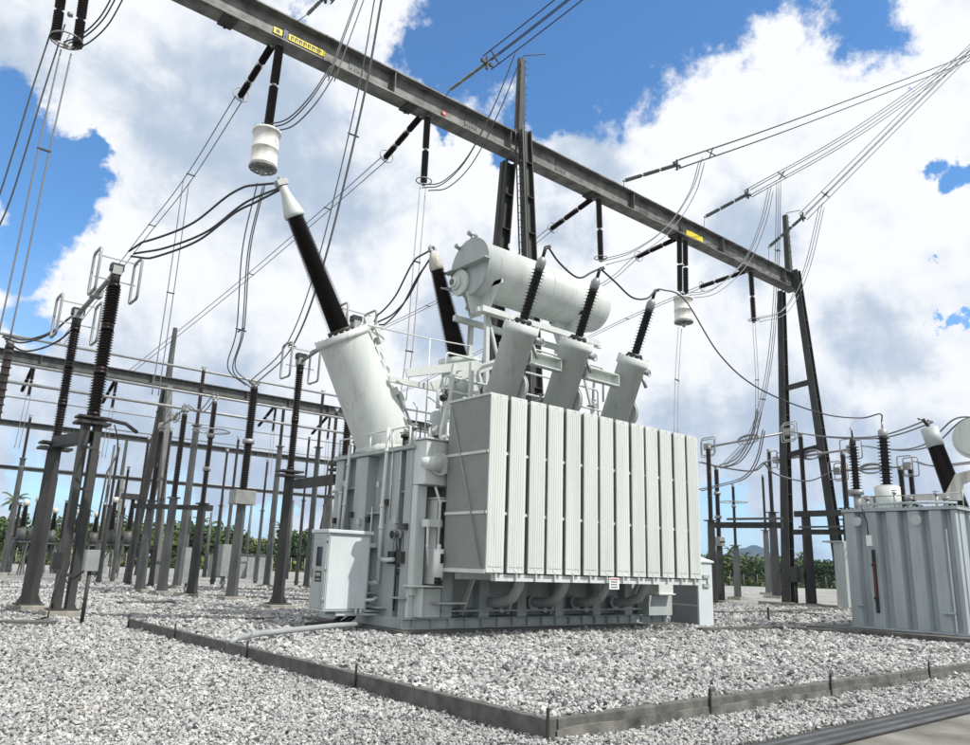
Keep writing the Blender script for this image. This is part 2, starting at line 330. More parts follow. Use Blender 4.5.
for (ax_, c_, lo, hi) in ((1, KY0-.068, KX0+.05, 40),):
    mb = MB(); t_ = lo; v = []
    while t_ < hi: hh_ = min(.115, max(.055, (v[-1][1] if v else .085)+rs_.gauss(0, .006))); v.append((t_, hh_)); t_ += .09
    n = len(v); P3 = (lambda q, d, z: (q, c_-d, z)) if ax_ == 1 else (lambda q, d, z: (c_-d, q, z))
    mb.add([P3(q, .012, -.05) for q, h in v]+[P3(q, .008, h) for q, h in v]+[P3(q, -.01, h+.006) for q, h in v], [(i, i+1, n+i+1, n+i) for i in range(n-1)]+[(n+i, n+i+1, 2*n+i+1, 2*n+i) for i in range(n-1)])
    build(mb, 'cement_skirt', CONCL2, kb)
for x in (31,): 
    mb = MB(); mb.mm(x, x+.14, KY0+.07, KY1-.07, -.02, .26); build(mb, 'cross_kerb', CONC, kb, .01)
for (pa, pb) in ((PZ(700,629,.25), PZ(771,627,.25)), (PZ(771,627,.25), PZ(862,632,.25)), (PZ(620,608,.25), PZ(725,613.5,.2)), (PZ(725,614,.2), PZ(862,609,.2))):
    mb = MB(); mb.bar((pa[0],pa[1],.13), (pb[0],pb[1],.13), .16, .32); build(mb, 'kerb_wall', CONC, kb, .01)
q = PZ(769,626,0); mb = MB(); mb.bar((q[0],q[1],0),(q[0],q[1],.62),.05); build(mb, 'earth_strip', STEELD, kb)
mb = MB(); mb.rings([(5.66,13.4,.19),(5.85,13.5,.27),(6.4,13.9,.29),(8.6,14.9,.32),(9.4,15.3,.3)], .055, 10)
tag(build(mb, 'drain_pipe', PVC, org=(5.6,13.3,0)), 'pale grey plastic pipe lying across the left kerb onto the gravel', 'pipe')
mb = MB(); mb.rings([(8.8,16.0,.22),(9.3,15.9,.27),(9.5,15.8,.42),(9.55,15.75,.62)], .07, 10)
mb.rings([(8.6,16.3,.22),(9.2,16.15,.27),(9.35,16.05,.42),(9.4,16.0,.62)], .06, 10)
tag(build(mb, 'cable_conduit', BLACK, org=(9,16,.2)), 'thick black hoses rising from the gravel under the left control cabinet', 'hose')

# ------------------------------------------------------------------ main transformer
T = thing('power_transformer', 'huge pale green power transformer with a wall of white radiators, in the centre', 'transformer', (14.4, 16.2, 0))
TX0, TX1, TY0, TY1, TZ0, TZ1 = 10.0, 18.9, 14.5, 18.0, .42, 4.25
mb = MB(); mb.mm(9.6, 19.3, 13.95, 18.4, -.02, .245); tag(build(mb, 'plinth', CONC, org=(14.4,16.2,0)), 'low dark concrete plinth under the central transformer', 'plinth')
mb = MB(); mb.mm(9.85, 19.0, 14.36, 14.42, .246, .455); mb.mm(9.85, 19.0, 14.27, 14.5, .247, .27); mb.mm(9.85, 19.0, 14.27, 14.5, .455, .472); mb.mm(9.9, 18.95, 14.5, 18.1, .248, .47)
for x in np.linspace(10.1, 18.8, 19): mb.mm(x, x+(.02,.16)[int(x*7)%2], 14.28, 14.36, .271, .454)
build(mb, 'base_frame', PAINT_SHADE, T, .006)
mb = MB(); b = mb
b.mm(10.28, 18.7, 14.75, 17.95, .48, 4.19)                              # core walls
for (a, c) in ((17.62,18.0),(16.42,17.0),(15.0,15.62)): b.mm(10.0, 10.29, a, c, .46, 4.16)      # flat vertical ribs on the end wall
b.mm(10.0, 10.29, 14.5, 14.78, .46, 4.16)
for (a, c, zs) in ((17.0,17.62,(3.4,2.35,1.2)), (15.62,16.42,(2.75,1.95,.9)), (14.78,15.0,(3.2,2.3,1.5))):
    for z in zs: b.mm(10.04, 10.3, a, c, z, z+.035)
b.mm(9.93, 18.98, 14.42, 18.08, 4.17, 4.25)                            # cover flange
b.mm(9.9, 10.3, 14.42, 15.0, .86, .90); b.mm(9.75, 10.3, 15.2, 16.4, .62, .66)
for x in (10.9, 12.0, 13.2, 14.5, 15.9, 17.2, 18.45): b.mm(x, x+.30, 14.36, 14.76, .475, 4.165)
build(mb, 'tank', PAINT_SHADE, T, .012)
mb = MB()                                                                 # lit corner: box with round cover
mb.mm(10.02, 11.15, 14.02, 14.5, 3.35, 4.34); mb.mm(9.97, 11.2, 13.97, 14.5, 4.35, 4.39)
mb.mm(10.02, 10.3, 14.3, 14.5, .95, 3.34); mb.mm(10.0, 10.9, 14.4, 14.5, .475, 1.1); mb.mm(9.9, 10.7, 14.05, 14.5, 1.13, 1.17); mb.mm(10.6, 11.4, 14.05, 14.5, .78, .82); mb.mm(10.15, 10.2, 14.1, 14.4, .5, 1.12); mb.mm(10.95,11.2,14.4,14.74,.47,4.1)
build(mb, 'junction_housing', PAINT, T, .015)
rc_ = PY(441,464,13.9); mb = MB(); mb.cyl(rc_+V(.02,.14,0), rc_, .25, n=28); mb.cyl(rc_+V(-.5,.1,0), rc_+V(-.03,.03,0),.09,.22,n=20)
build(mb, 'round_cover', PAINT, T)
mb = MB(); mb.mm(10.12,10.5,13.95,14.2,2.42,2.58); mb.mm(10.42,11.2,14.0,14.5,3.05,3.09); mb.mm(10.45, 10.5, 14.1, 14.5, 1.2, 3.04); build(mb, 'ledge', PAINT, T, .005)
# gusset brackets and elbows below the radiators
for x in (11.6, 13.0, 14.45, 15.95, 17.5):
    mb = MB(); mb.rings([(x,14.7,.55),(x,14.4,.9),(x,14.15,1.25),(x,14.0,1.6)], .05, 8); mb.bar((x-.02,14.5,.55),(x-.02,14.05,1.5),.05,.12); build(mb, 'bracket', PAINT, T)
for x in (12.3, 13.75, 15.25, 16.8):
    mb = MB(); mb.rings([(x,13.3,1.5),(x,13.35,1.2),(x,13.55,.95),(x,13.95,.82),(x,14.76,.80)], .12, 14); mb.cyl((x,14.35,.8),(x,14.42,.8),.18,n=18); mb.cyl((x+.35,14.3,.62),(x+.35,14.5,.62),.06,n=10); build(mb, 'oil_elbow', PAINT_SHADE, T)
mb = MB(); mb.mm(10.9, 18.9, 14.32, 14.52, .60, .64); mb.mm(17.9, 18.95, 14.1, 14.5, .46, 1.0); mb.mm(11.2, 17.4, 14.60, 14.74, .66, 1.9); build(mb, 'lower_shelf', PAINT_SHADE, T, .006)
mb = MB(); mb.mm(18.1, 18.75, 13.9, 14.5, 1.0, 1.5); mb.mm(18.05, 18.8, 13.85, 14.5, 1.02, 1.06); build(mb, 'terminal_box', PAINT2, T, .01)
# radiator bank
RX0, RX1, RY0, RY1, RZ0, RZ1 = 10.52, 18.1, 12.42, 13.86, 1.50, 5.27
rb = MB()
rb.mm(RX0+.25, RX1, 12.5, 12.56, 1.33, 1.49); rb.mm(RX0+.25, RX1, 13.7, 13.76, 1.33, 1.49); rb.mm(RX0+.05, RX1, 12.5, 13.8, 1.47, 1.495)
for i in range(14):
    x = RX0+.28+i*.577; rb.mm(x, x+.035, 12.44, 12.5, 1.34, 1.49)
for z in (1.62, 5.05): rb.cyl((RX0+.1,13.98,z),(RX1,13.98,z),.11,n=14)
for x in (11.2, 13.2, 15.2, 17.2):
    for z in (1.62, 5.05): rb.cyl((x,13.98,z),(x,14.9,z-.9 if z > 3 else z),.09,n=12)
bank = build(rb, 'radiator_bank', PAINT, T)
pitch = (RX1-RX0)/13; wv = .475
gap = [0, .0, .012, -.006, .0, .012, -.006, 0, .012, -.006, 0, .012, 0]
def rad_front(x0, wd, y):                                                # ribbed front plate profile
    pts = [(x0, y+.035), (x0+.004, y)]
    n = 6; a = x0+.035; d = (wd-.07)/n
    for k in range(n):
        pts += [(a+k*d, y), (a+k*d+d*.25, y-.012), (a+k*d+d*.75, y-.012)]
    pts += [(x0+wd-.035, y), (x0+wd-.004, y), (x0+wd, y+.035)]
    return pts
NPL = 26
for i in range(13):
    x0 = RX0+i*pitch+gap[i]; mb = MB()
    pr = rad_front(x0, wv, RY0)
    mb.prism(pr[::1]+[], 2, RZ0+.16, RZ1-.16) if False else None
    n = len(pr)
    for (z0, z1, in0, in1) in ((RZ0+.12, RZ1-.12, 0, 0),):
        v = [(x, y, z0) for x, y in pr]+[(x, y, z1) for x, y in pr]; mb.add(v, [(k, k+1, n+k+1, n+k) for k in range(n-1)])
    mb.mm(x0, x0+wv, RY0+.001, RY0+.034, RZ0, RZ0+.119); mb.mm(x0, x0+wv, RY0+.001, RY0+.034, RZ1-.119, RZ1)
    mb.mm(x0+.01, x0+wv-.01, RY0+.012, RY0+.03, RZ0+.1, RZ1-.1)
    for z in (RZ0+.09, RZ1-.09):
        mb.ring((x0+wv/2, RY0-.002, z), (0,1,0), .062, .006, 16, 5)
        mb.cyl((x0+wv/2, RY0+.02, z), (x0+wv/2, RY1+.08, z), .05, n=10)
        for s in (.12, .88): mb.cyl((x0+wv*s, RY0+.006, z), (x0+wv*s, RY0-.006, z), .012, n=6)
    r = build(mb, 'radiator', PAINT2, bank)
    fb = MB()
    for k in range(1, NPL):
        y = RY0+.02+(RY1-RY0-.02)*k/(NPL-1)
        fb.mm(x0, x0+wv, y-.011, y+.011, RZ0+.02, RZ1-.02)
    # fins belong to the same radiator mesh
    o = len(r.data.vertices)
    import bmesh
    bm = bmesh.new(); bm.from_mesh(r.data)
    m2 = bpy.data.meshes.new('tmp'); m2.from_pydata((np.array(fb.v)-ORG[r.name]).tolist(), [], fb.f); nf = len(bm.faces); bm.from_mesh(m2); bm.faces.ensure_lookup_table()
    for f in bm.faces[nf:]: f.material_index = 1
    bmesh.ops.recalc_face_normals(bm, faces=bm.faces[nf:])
    bm.to_mesh(r.data); bm.free(); bpy.data.meshes.remove(m2); r.data.materials.append(FIN_SHADE)
mb = MB()
for z in (2.72, 4.0): mb.mm(RX0-.03, RX0-.005, RY0+.03, RY1+.02, z-.03, z+.03)
mb.mm(RX0-.03, RX0-.004, RY0+.03, RY1+.02, RZ0-.02, RZ0+.06); mb.mm(RX0-.03, RX0-.004, RY0-.0, RY1+.02, RZ1-.05, RZ1+.0)
for z in (2.72, 4.0): mb.mm(RX0-.03, RX1, RY0+.055, RY0+.075, z-.03, z+.03)
build(mb, 'strap', PAINT2, bank)
mb = MB(); mb.mm(RX0-.004, RX0-.001, RY0+.035, RY1, RZ0+.01, RZ1-.01); build(mb, 'shaded_end_sheet', mat('end_sheet_shade', (.24,.255,.245), .6, var=.06), bank)  # sheet added over the fin edges, their shade in its grey
mb = MB(); mb.cyl((RX0-.045, RY1-.08, RZ1-.15), (RX0-.045, RY0+.12, RZ0+.1), .014, n=6); build(mb, 'tie_rod', ALU, bank)
sg = MB(); sg.mm(14.30,14.64,12.40,12.415,1.20,1.46); s_ = build(sg, 'warning_sign', WHITE, T)
sg = MB(); sg.mm(14.33,14.61,12.392,12.398,1.415,1.44)
build(sg, 'red_heading', RED, s_)
sg = MB()
random.seed(3)
for z in (1.37, 1.31, 1.25):
    x = 14.35
    while x < 14.54: w = random.uniform(.03, .06); sg.mm(x, x+w, 12.392, 12.398, z-.012, z+.01); x += w+.015
    build(sg, 'sign_lettering', BLACK, s_); sg = MB()

# HV turret and bushing (silicone, dark)
A0 = V(10.95,16.9,4.3); A1 = V(7.25,16.9,10.65); AX = (A1-A0)/np.linalg.norm(A1-A0)
def al(z): return A0+(A1-A0)*(z-A0[2])/(A1[2]-A0[2])
hvc = al(7.25)
mb = MB(); mb.lathe(al(4.5), hvc, [(0,.80),(.06,.77),(.1,.74),(.93,.665),(.94,.665),(.945,.73),(.97,.73),(.972,.725),(1,.725)], 56)
mb.cyl(V(10.9,16.9,4.24), V(10.9,16.9,4.5), .9, .86, n=36)
for k in range(28):
    a = 2*PI*k/28; x = V(0,1,0); y = np.cross(AX, x); c = hvc+.695*(math.cos(a)*x+math.sin(a)*y); mb.cyl(c-AX*.02, c+AX*.03, .025, n=6)
tur = build(mb, 'hv_turret', PAINT, T)
mb = MB()                                                                # current-transformer box and cable trough down its side
side = np.cross(V(0,1,0), AX); side = side/np.linalg.norm(side); side = -side if side[0] < 0 else side
fr = V(0,-1,0)
for t in np.linspace(.35, 2.3, 6):
    c = A0+AX*(1.2+t)+side*.55+fr*.50; mb.box(c, (.16,.06,.2), np.column_stack([side, fr, AX]))
q0 = hvc-AX*.3+side*.78+fr*.2; mb.rings([q0, q0-AX*.6, q0-AX*1.8+side*.05, q0-AX*2.6+side*.05], .035, 8)
mb.box(hvc-AX*.35+side*.72+fr*.45, (.14,.2,.5), np.column_stack([side, fr, AX]))
build(mb, 'cable_trough', PAINT2, tur)
mb = MB(); c = A0+AX*1.35+side*.62; mb.rings([c, c+side*.12, c+side*.22, c+side*.26], [.5,.48,.35,.08], 22); build(mb, 'handhole_cover', PAINT, tur)
mb = MB(); c0 = hvc; c1 = al(9.95)
mb.cyl(c0, c0+AX*.12, .34, n=26); mb.sheds(c0+AX*.12, c1, .25, .33, 78, 26, .155, .215)
bu = build(mb, 'bushing', SILI, T); bu['label'] = 'long smooth black bushing of the leaning main turret'
mb = MB(); mb.lathe(c1, A1, [(0,.25),(.12,.26),(.3,.22),(.75,.12),(1,.1)], 24); build(mb, 'shield_cap', PAINT2, bu)
mb = MB(); mb.box(A1+AX*.1, (.3,.2,.14), np.column_stack([side, fr, AX])); mb.cyl(A1, A1+AX*.25, .05, n=10); build(mb, 'terminal', ALU, bu)
# second turret behind
B0 = V(13.55,17.0,4.2); Bm = V(13.12,17.0,7.35); B1 = V(12.0,17.0,10.35)
Bx = (B1-Bm)/np.linalg.norm(B1-Bm)
mb = MB(); mb.lathe(B0, Bm, [(0,.62),(.1,.60),(.93,.52),(.93,.6),(1,.6)], 32); tb = build(mb, 'hv_turret', PAINT, T)
mb = MB(); mb.cyl(Bm-V(.2,.55,.8), Bm-V(.2,1.0,.8), .3, n=22); build(mb, 'handhole_cover', PAINT, tb)
mb = MB(); c1 = Bm+(B1-Bm)*.83; mb.cyl(Bm, Bm+Bx*.1, .34, n=24); mb.sheds(Bm+Bx*.1, c1, .26, .33, 62, 22, .15, .20); bu = build(mb, 'bushing', SILI, T)
bu['label'] = 'shorter smooth black bushing left of the horizontal oil tank'
mb = MB(); mb.lathe(c1, B1, [(0,.2),(.2,.21),(.5,.18),(1,.09)], 22); build(mb, 'shield_cap', WHITED, bu)
mb = MB(); mb.ring(B1+Bx*.08, (0,1,0), .09, .05, 14, 8); build(mb, 'terminal', ALU, bu)
# three lv turrets
LVT = []
for i, (x, f0, f1, tip) in enumerate(((12.45,(0,0),0,0),(14.45,(0,0),0,0),(16.78,(0,0),0,0))):
    b0 = V(x, 14.75, 4.9); fl = V(x, 13.6, 7.52+.05*i*0); tp = V(x, 12.9, 9.12); d = (fl-b0)/np.linalg.norm(fl-b0); e = (tp-fl)/np.linalg.norm(tp-fl)
    mb = MB(); mb.lathe(b0-d*.7, fl, [(0,.41),(.93,.40),(.935,.46),(.96,.46),(.962,.455),(1,.455)], 30); xx = V(1,0,0); yy = np.cross(d, xx)
    for k in range(18):
        a = 2*PI*k/18; c = fl+.43*(math.cos(a)*xx+math.sin(a)*yy); mb.cyl(c-d*.03, c+d*.03, .022, n=6)
    t_ = build(mb, 'lv_turret', PAINT, T)
    mb = MB(); c = b0+d*1.25+xx*.38; mb.rings([c, c+xx*.1, c+xx*.16, c+xx*.2], [.4,.4,.3,.05], 22); mb.ring(c+xx*.07, xx, .41, .02, 22, 5); build(mb, 'handhole_cover', PAINT, t_)
    mb = MB(); c = fl-d*.3+xx*.5; mb.cyl(c, c+xx*.25, .09, n=12); mb.ring(c+xx*.3, (0,1,0), .1, .018, 14, 5); mb.cyl(c-d*.1, c+V(.05,-.1,-.5), .05, n=8); build(mb, 'valve', ALU, t_)
    mb = MB(); mb.cyl(fl, fl+e*.13, .26, .2, n=20); mb.sheds(fl+e*.13, fl+e*1.42, .105, .185, 15, 22); bu = build(mb, 'bushing', PORC if i == 9 else BLACK, T)
    bu['label'] = 'short black ribbed bushing leaning forward, %s of three in front of the oil tank' % ('leftmost', 'middle', 'rightmost')[i]
    mb = MB(); mb.lathe(fl+e*1.42, fl+e*1.74, [(0,.1),(.1,.125),(.6,.125),(.8,.1),(1,.05)], 18); build(mb, 'metal_cap', ALU, bu)
    mb = MB(); mb.cyl(fl+e*1.7, fl+e*2.0, .045, n=10); mb.bar(fl+e*1.98, fl+e*2.0+V(.12,-.02,.03), .08); build(mb, 'terminal', BLACK, bu)
    LVT.append((fl, fl+e*2.0, b0, d))
# conservator
cy, cz, cr = 16.0, 9.78, .80
mb = MB(); mb.rings([(12.62,cy,cz),(17.55,cy,cz),(17.72,cy,cz),(17.84,cy,cz),(17.9,cy,cz)], [cr,cr,cr*.95,cr*.75,cr*.3], 56)
mb.ring((15.2,cy,cz),(1,0,0),cr+.002,.018,56,5)
for sz in (1,): mb.bar((13.6,cy-.5,cz+.72),(13.6,cy-.5,cz+.85),.04); mb.bar((16.0,cy-.5,cz+.72),(16.0,cy-.5,cz+.85),.04)
con = build(mb, 'conservator', PAINT, T)
mb = MB(); mb.cyl((12.580,cy,cz),(12.640,cy,cz),cr+.05,n=56); mb.mm(12.37,12.58,cy-.93,cy+.93,cz-.03,cz+.01); build(mb, 'end_plate', PAINT_SHADE, con)  # end plate turned from the sun takes the shade-toned paint
mb = MB(); mb.cyl((12.460,cy+.32,cz-.42),(12.580,cy+.32,cz-.42),.38,n=32); mb.cyl((12.390,cy+.40,cz-.42),(12.460,cy+.40,cz-.42),.2,n=24); build(mb, 'manhole', PAINT, con)
mb = MB(); mb.cyl((12.300,cy+.42,cz-.42),(12.390,cy+.42,cz-.42),.13,n=20); g = build(mb, 'oil_gauge', WHITE, con)
mb = MB(); mb.cyl((12.290,cy+.42,cz-.42),(12.298,cy+.42,cz-.42),.10,n=20); build(mb, 'gauge_glass', GLASS, con)
for q_ in ([((12.64,cy,cz+.79),(12.64,cy,cz+.98),.05),((12.49,cy,cz+1.0),(12.79,cy,cz+.97),.07)], [((12.44,cy+.5,cz+.75),(12.64,cy+.5,cz+.7),.07)], [((12.24,cy+.75,cz-.55),(12.54,cy+.65,cz-.5),.03),((12.24,cy+.85,cz-.5),(12.54,cy+.55,cz-.62),.03)], [((12.94,cy+.3,cz-1.1),(12.94,cy+.3,cz-.7),.05),((12.8,cy+.3,cz-1.08),(12.98,cy+.3,cz-1.08),.09)]):
    mb = MB()
    for (a, b_, r_) in q_: mb.cyl(a, b_, r_, n=12)
    build(mb, 'valve', ALU, con)
for x in (13.0, 16.5):
    mb = MB(); mb.prism([(cy-.95,cz-.62),(cy+.75,cz-.62),(cy+.75,cz-.50),(cy+.4,cz-1.35),(cy-.35,cz-1.35),(cy-.95,cz-.5)], 0, x-.02, x+.02)
    mb.prism([(x-.5,cz-.75),(x+.5,cz-.75),(x+.3,cz-1.35),(x-.3,cz-1.35)], 1, cy-.02, cy+.02)
    mb.bar((x-.1,cy-.45,cz-1.35),(x-.1,cy-.6,4.2),.12); mb.bar((x+.2,cy+.6,cz-1.35),(x+.2,cy+.7,4.2),.12); mb.bar((x-.5,cy-.5,cz-1.4),(x+1.0,cy-.5,cz-1.4),.1,.14)
    mb.bar((x-.1,cy-.5,8.3),(x+.9,cy-.5,5.5),.07); build(mb, 'conservator_support', PAINT, T)
mb = MB(); mb.bar((12.5,cy-.7,cz-1.42),(17.2,cy-.7,cz-1.42),.13,.16); mb.bar((12.5,cy+.5,cz-1.42),(17.2,cy+.5,cz-1.42),.13,.16); build(mb, 'cross_beam', PAINT, T)
# channel beams between lv turrets, pipes, rails and clutter on the cover
for (a, b) in ((12.85, 14.0), (14.9, 16.3)):
    mb = MB()
    mb.mm(a, b, 13.9, 13.93, 6.62, 6.95); mb.mm(a, b, 13.72, 13.93, 6.62, 6.65); mb.mm(a, b, 13.72, 13.93, 6.92, 6.95)
    for x in (a+.02, b-.06): mb.mm(x, x+.03, 13.7, 13.9, 6.66, 6.91)
    build(mb, 'turret_beam', PAINT, T)
mb = MB()
mb.bar((10.6,15.9,6.30),(12.4,15.2,6.75),.10,.22); mb.bar(PY(389,379,16.2),PY(448,391,16.2),.09,.14); mb.bar(PY(432,386,15.6),PY(500,362,15.0),.1,.22)
mb.bar((11.2,15.2,4.2),(11.6,15.2,6.6),.1,.1); mb.bar((12.0,15.0,4.2),(12.0,15.0,6.7),.1)
build(mb, 'cable_bridge', PAINT2, T)
rnd = random.Random(11)
mb = MB()
for (x0, x1, y, z) in ((11.2,17.8,15.3,5.9),(11.3,17.8,15.2,6.25),(11.6,17.5,15.6,7.0),(12.6,16.6,14.6,7.35),(11.4,18.0,14.6,5.6)):
    mb.rings([(x0,y,z-.5),(x0,y,z-.08),(x0+.08,y,z),(x1-.08,y,z),(x1,y,z-.08),(x1,y,z-1.0)], .03+.015*(z<6), 8)
for k in range(22):
    x = rnd.uniform(11.3,17.9); y = rnd.uniform(14.7,16.6); z0 = 4.25; z1 = rnd.uniform(5.6,8.0) if x > 12.8 else rnd.uniform(4.7,5.6); mb.rings([(x,y,z0),(x,y,z1),(x+rnd.uniform(-.4,.4),y+rnd.uniform(-.3,.3),z1+.2)], rnd.choice((.02,.03,.045)), 8)
build(mb, 'oil_pipe', PAINT, T)
for k in range(18):
    x = 11.4+k*.36; y = rnd.uniform(14.5,15.6); z = rnd.uniform(5.3,6.9); mb = MB()
    mb.cyl((x,y-.12,z),(x,y+.12,z),.09,n=12); mb.cyl((x,y,z),(x,y,z+.18),.035,n=8); mb.ring((x,y,z+.19),(0,0,1),.09,.014,12,5); mb.cyl((x-.08,y-.14,z),(x-.08,y+.14,z),.05,n=8)
    build(mb, 'valve', STEELD if k % 3 == 0 else ALU, T)
for (x, y, r, h) in ((11.45,14.9,.2,.75),(11.9,16.3,.16,1.2),(17.6,15.2,.22,1.1),(18.2,16.2,.3,.9),(15.7,15.0,.17,1.5)):
    mb = MB(); mb.rings([(x,y,4.2),(x,y,4.3+h),(x,y,4.3+h+r*.5)], [r,r,r*.4], 18); mb.cyl((x,y,4.25),(x,y,4.31),r+.06,n=18); build(mb, 'relief_vessel', PAINT, T)
for k, (x, y) in enumerate(((11.0,14.7),(11.25,15.3),(11.6,14.7),(10.9,15.7),(11.8,15.6))):
    mb = MB(); mb.box((x,y,4.5+.1*(k%3)),(.16,.12,.25)); mb.cyl((x+.1,y,4.3),(x+.1,y,4.95),.02,n=6); mb.cyl((x-.04,y-.14,4.6),(x+.04,y-.14,4.6),.06,n=10); build(mb, 'relay_box', STEELD if k % 2 else WHITE, T)
# handrail over the cover edge and vertical conduits on the end wall
mb = MB()
hr = [(10.0,17.9),(10.0,16.4),(10.0,15.4),(10.02,14.7)]
for (x, y) in hr: mb.cyl((x,y,4.2),(x,y,4.72),.025,n=7)
mb.rings([(10.0,17.9,4.7),(10.0,14.7,4.72)], .022, 7); mb.rings([PX(366,325,9.6),PX(430,339,11.3),PX(470,346,12.5)], .018, 6)
mb.rings([PX(430,339,11.3),(11.3,PX(430,339,11.3)[1],4.3)], .02, 6); build(mb, 'handrail', PAINT2, T)
def cond(pts, r=.045, m=PAINT2, nm='conduit'):
    mb = MB(); mb.rings(pts, r, 8); 
    for p in pts[1:-1]: mb.cyl(V(*p)-V(0,0,.03), V(*p)+V(0,0,.03), r*1.35, n=8)
    return build(mb, nm, m, T)
cond([(9.93,17.25,4.5),(9.93,17.25,4.0),(9.9,17.25,3.0),(9.85,17.2,2.3)])
cond([(9.93,15.5,4.75),(9.93,15.5,4.2),(9.9,15.5,2.9),(9.9,15.5,2.4),(9.9,15.5,1.2)], .05)
cond([(9.9,15.5,1.2),(9.88,15.7,1.15),(9.8,16.3,1.14)], .05); cond([(9.9,15.5,1.7),(9.88,15.2,1.68),(9.9,14.9,1.7)], .05)
cond([(9.9,17.9,3.35),(9.8,17.5,3.37),(9.86,17.42,3.3),(9.86,17.42,2.2)], .045)
cond([(9.97,14.95,4.15),(9.97,14.95,3.5),(9.97,14.95,2.6)], .025); cond([(10.3,14.0,3.3),(10.42,13.95,2.95),(10.42,13.95,1.95)], .03)
cond([(10.15,14.0,2.5),(10.15,13.98,2.0),(10.2,13.98,1.6)], .03); cond([(10.42,13.96,3.0),(10.95,13.96,3.02)], .025)
mb = MB(); mb.cyl((10.42,13.92,1.35),(10.42,13.92,1.95),.12,n=18); mb.cyl((10.42,13.92,1.95),(10.42,13.92,2.05),.05,n=10); br = build(mb, 'breather', WHITE, T)
mb = MB(); mb.cyl((10.42,13.92,1.22),(10.42,13.92,1.345),.07,n=14); build(mb, 'breather_cup', BLACK, br); mb = MB(); mb.mm(10.38,10.46,13.78,13.8,1.65,1.85); build(mb, 'breather_window', BLACK, br)
for y in (15.02, 14.82):
    mb = MB(); mb.cyl((9.9,y,2.25),(10.0,y,2.25),.105,n=20); mb.cyl((9.93,y,2.2),(9.93,y-.05,1.9),.015,n=6); g = build(mb, 'temperature_gauge', ALU, T)
    mb = MB(); mb.cyl((9.89,y,2.25),(9.897,y,2.25),.088,n=20); build(mb, 'gauge_glass', GLASS, g)
mb = MB(); mb.mm(9.93,10.0,14.95,15.2,1.6,1.88); build(mb, 'gauge_box', STEELD, T); mb = MB(); mb.mm(9.9,10.0,14.6,14.8,1.62,1.88); build(mb, 'gauge_box', STEELD, T)
mb = MB(); mb.mm(10.42,10.58,13.95,14.1,1.3,1.75); build(mb, 'small_box', PAINT2, T)
rq = random.Random(31)
for k in range(9):
    y = 14.6+.42*k*.95; z = rq.uniform(2.4, 3.9); mb = MB(); mb.box((9.96, y, z), (.09, .12, .14)); mb.cyl((9.93, y, z), (9.93, y, z-.5), .012, n=5); build(mb, 'sensor_box', BOXL if k % 2 else STEELD, T, .004)
for (y, z0, z1) in ((14.88, .6, 2.2), (16.05, 1.1, 2.9), (16.25, .7, 2.3), (15.3, 2.6, 4.2), (17.35, 2.3, 4.1)):
    mb = MB(); mb.cyl((9.97, y, z0), (9.97, y, z1), .018, n=6); mb.cyl((9.97, y, (z0+z1)/2), (10.02, y, (z0+z1)/2), .03, n=6); build(mb, 'cable', BLACK if z0 < 1 else PAINT2, T)
mb = MB()
for k in range(31): mb.cyl((9.955, 14.5+k*.115, 4.25), (9.955, 14.5+k*.115, 4.285), .018, n=6)
mb.mm(9.935, 9.99, 14.45, 18.05, 4.251, 4.262); build(mb, 'cover_bolts', ALU, T)
for (x, y, h, r_) in ((10.4,15.1,.5,.05),(10.5,15.6,.35,.07),(10.7,14.9,.6,.035),(10.35,17.7,.4,.05)):
    mb = MB(); mb.cyl((x,y,4.25),(x,y,4.25+h),r_,n=10); mb.cyl((x,y,4.25+h),(x,y,4.31+h),r_*1.8,n=10); mb.ring((x,y,4.36+h),(0,0,1),r_*1.9,.012,12,5); build(mb, 'valve', STEELD if h < .45 else ALU, T)
# control cabinet on the end wall
cx0, cx1, cy0, cy1, c0, c1 = 8.55, 9.62, 15.45, 16.12, .56, 2.22
mb = MB(); mb.mm(cx0, cx1, cy0, cy1, c0, c1); mb.mm(cx0-.06, cx1+.04, cy0-.06, cy1+.06, c1+.002, c1+.08); mb.mm(9.6, 10.0, 15.5, 16.0, .50, .58); mb.mm(9.62, 10.0, 15.6, 15.7, 1.95, 2.05)
for yy in (15.5, 16.0): mb.mm(8.9, 10.0, yy, yy+.06, .46, .55)
cab = build(mb, 'control_cabinet', CABP, T, .012); cab['label'] = 'pale blue control cabinet with a small dark window at the left end'
mb = MB(); mb.mm(cx0-.025, cx0-.003, cy0+.03, cy1-.03, c0+.05, c1-.05); d_ = build(mb, 'cabinet_door', PAINT_SHADE, cab, .005)
mb = MB(); mb.mm(cx0-.03, cx0-.026, cy0+.2, cy0+.45, 1.5, 1.92); build(mb, 'door_window', GLASS, cab)
mb = MB(); mb.mm(cx0-.03, cx0-.026, cy0+.17, cy0+.45, 1.17, 1.40); build(mb, 'nameplate', BLACK, cab)
mb = MB()
for (a, z, w, h) in ((.2,1.34,.22,.018),(.2,1.29,.05,.05),(.28,1.29,.05,.05),(.36,1.29,.05,.05),(.2,1.21,.2,.02)): mb.mm(cx0-.034, cx0-.031, cy0+a, cy0+a+w, z, z+h)
mb.mm(cx0-.034, cx0-.031, cy0+.18, cy0+.42, 2.0, 2.03); build(mb, 'plate_lettering', WHITED, cab)
for z in (.75, 1.4, 2.0):
    mb = MB(); mb.cyl((cx0-.03, cy0+.02, z), (cx0-.03, cy0+.02, z+.1), .018, n=8); build(mb, 'hinge', ALU, cab)
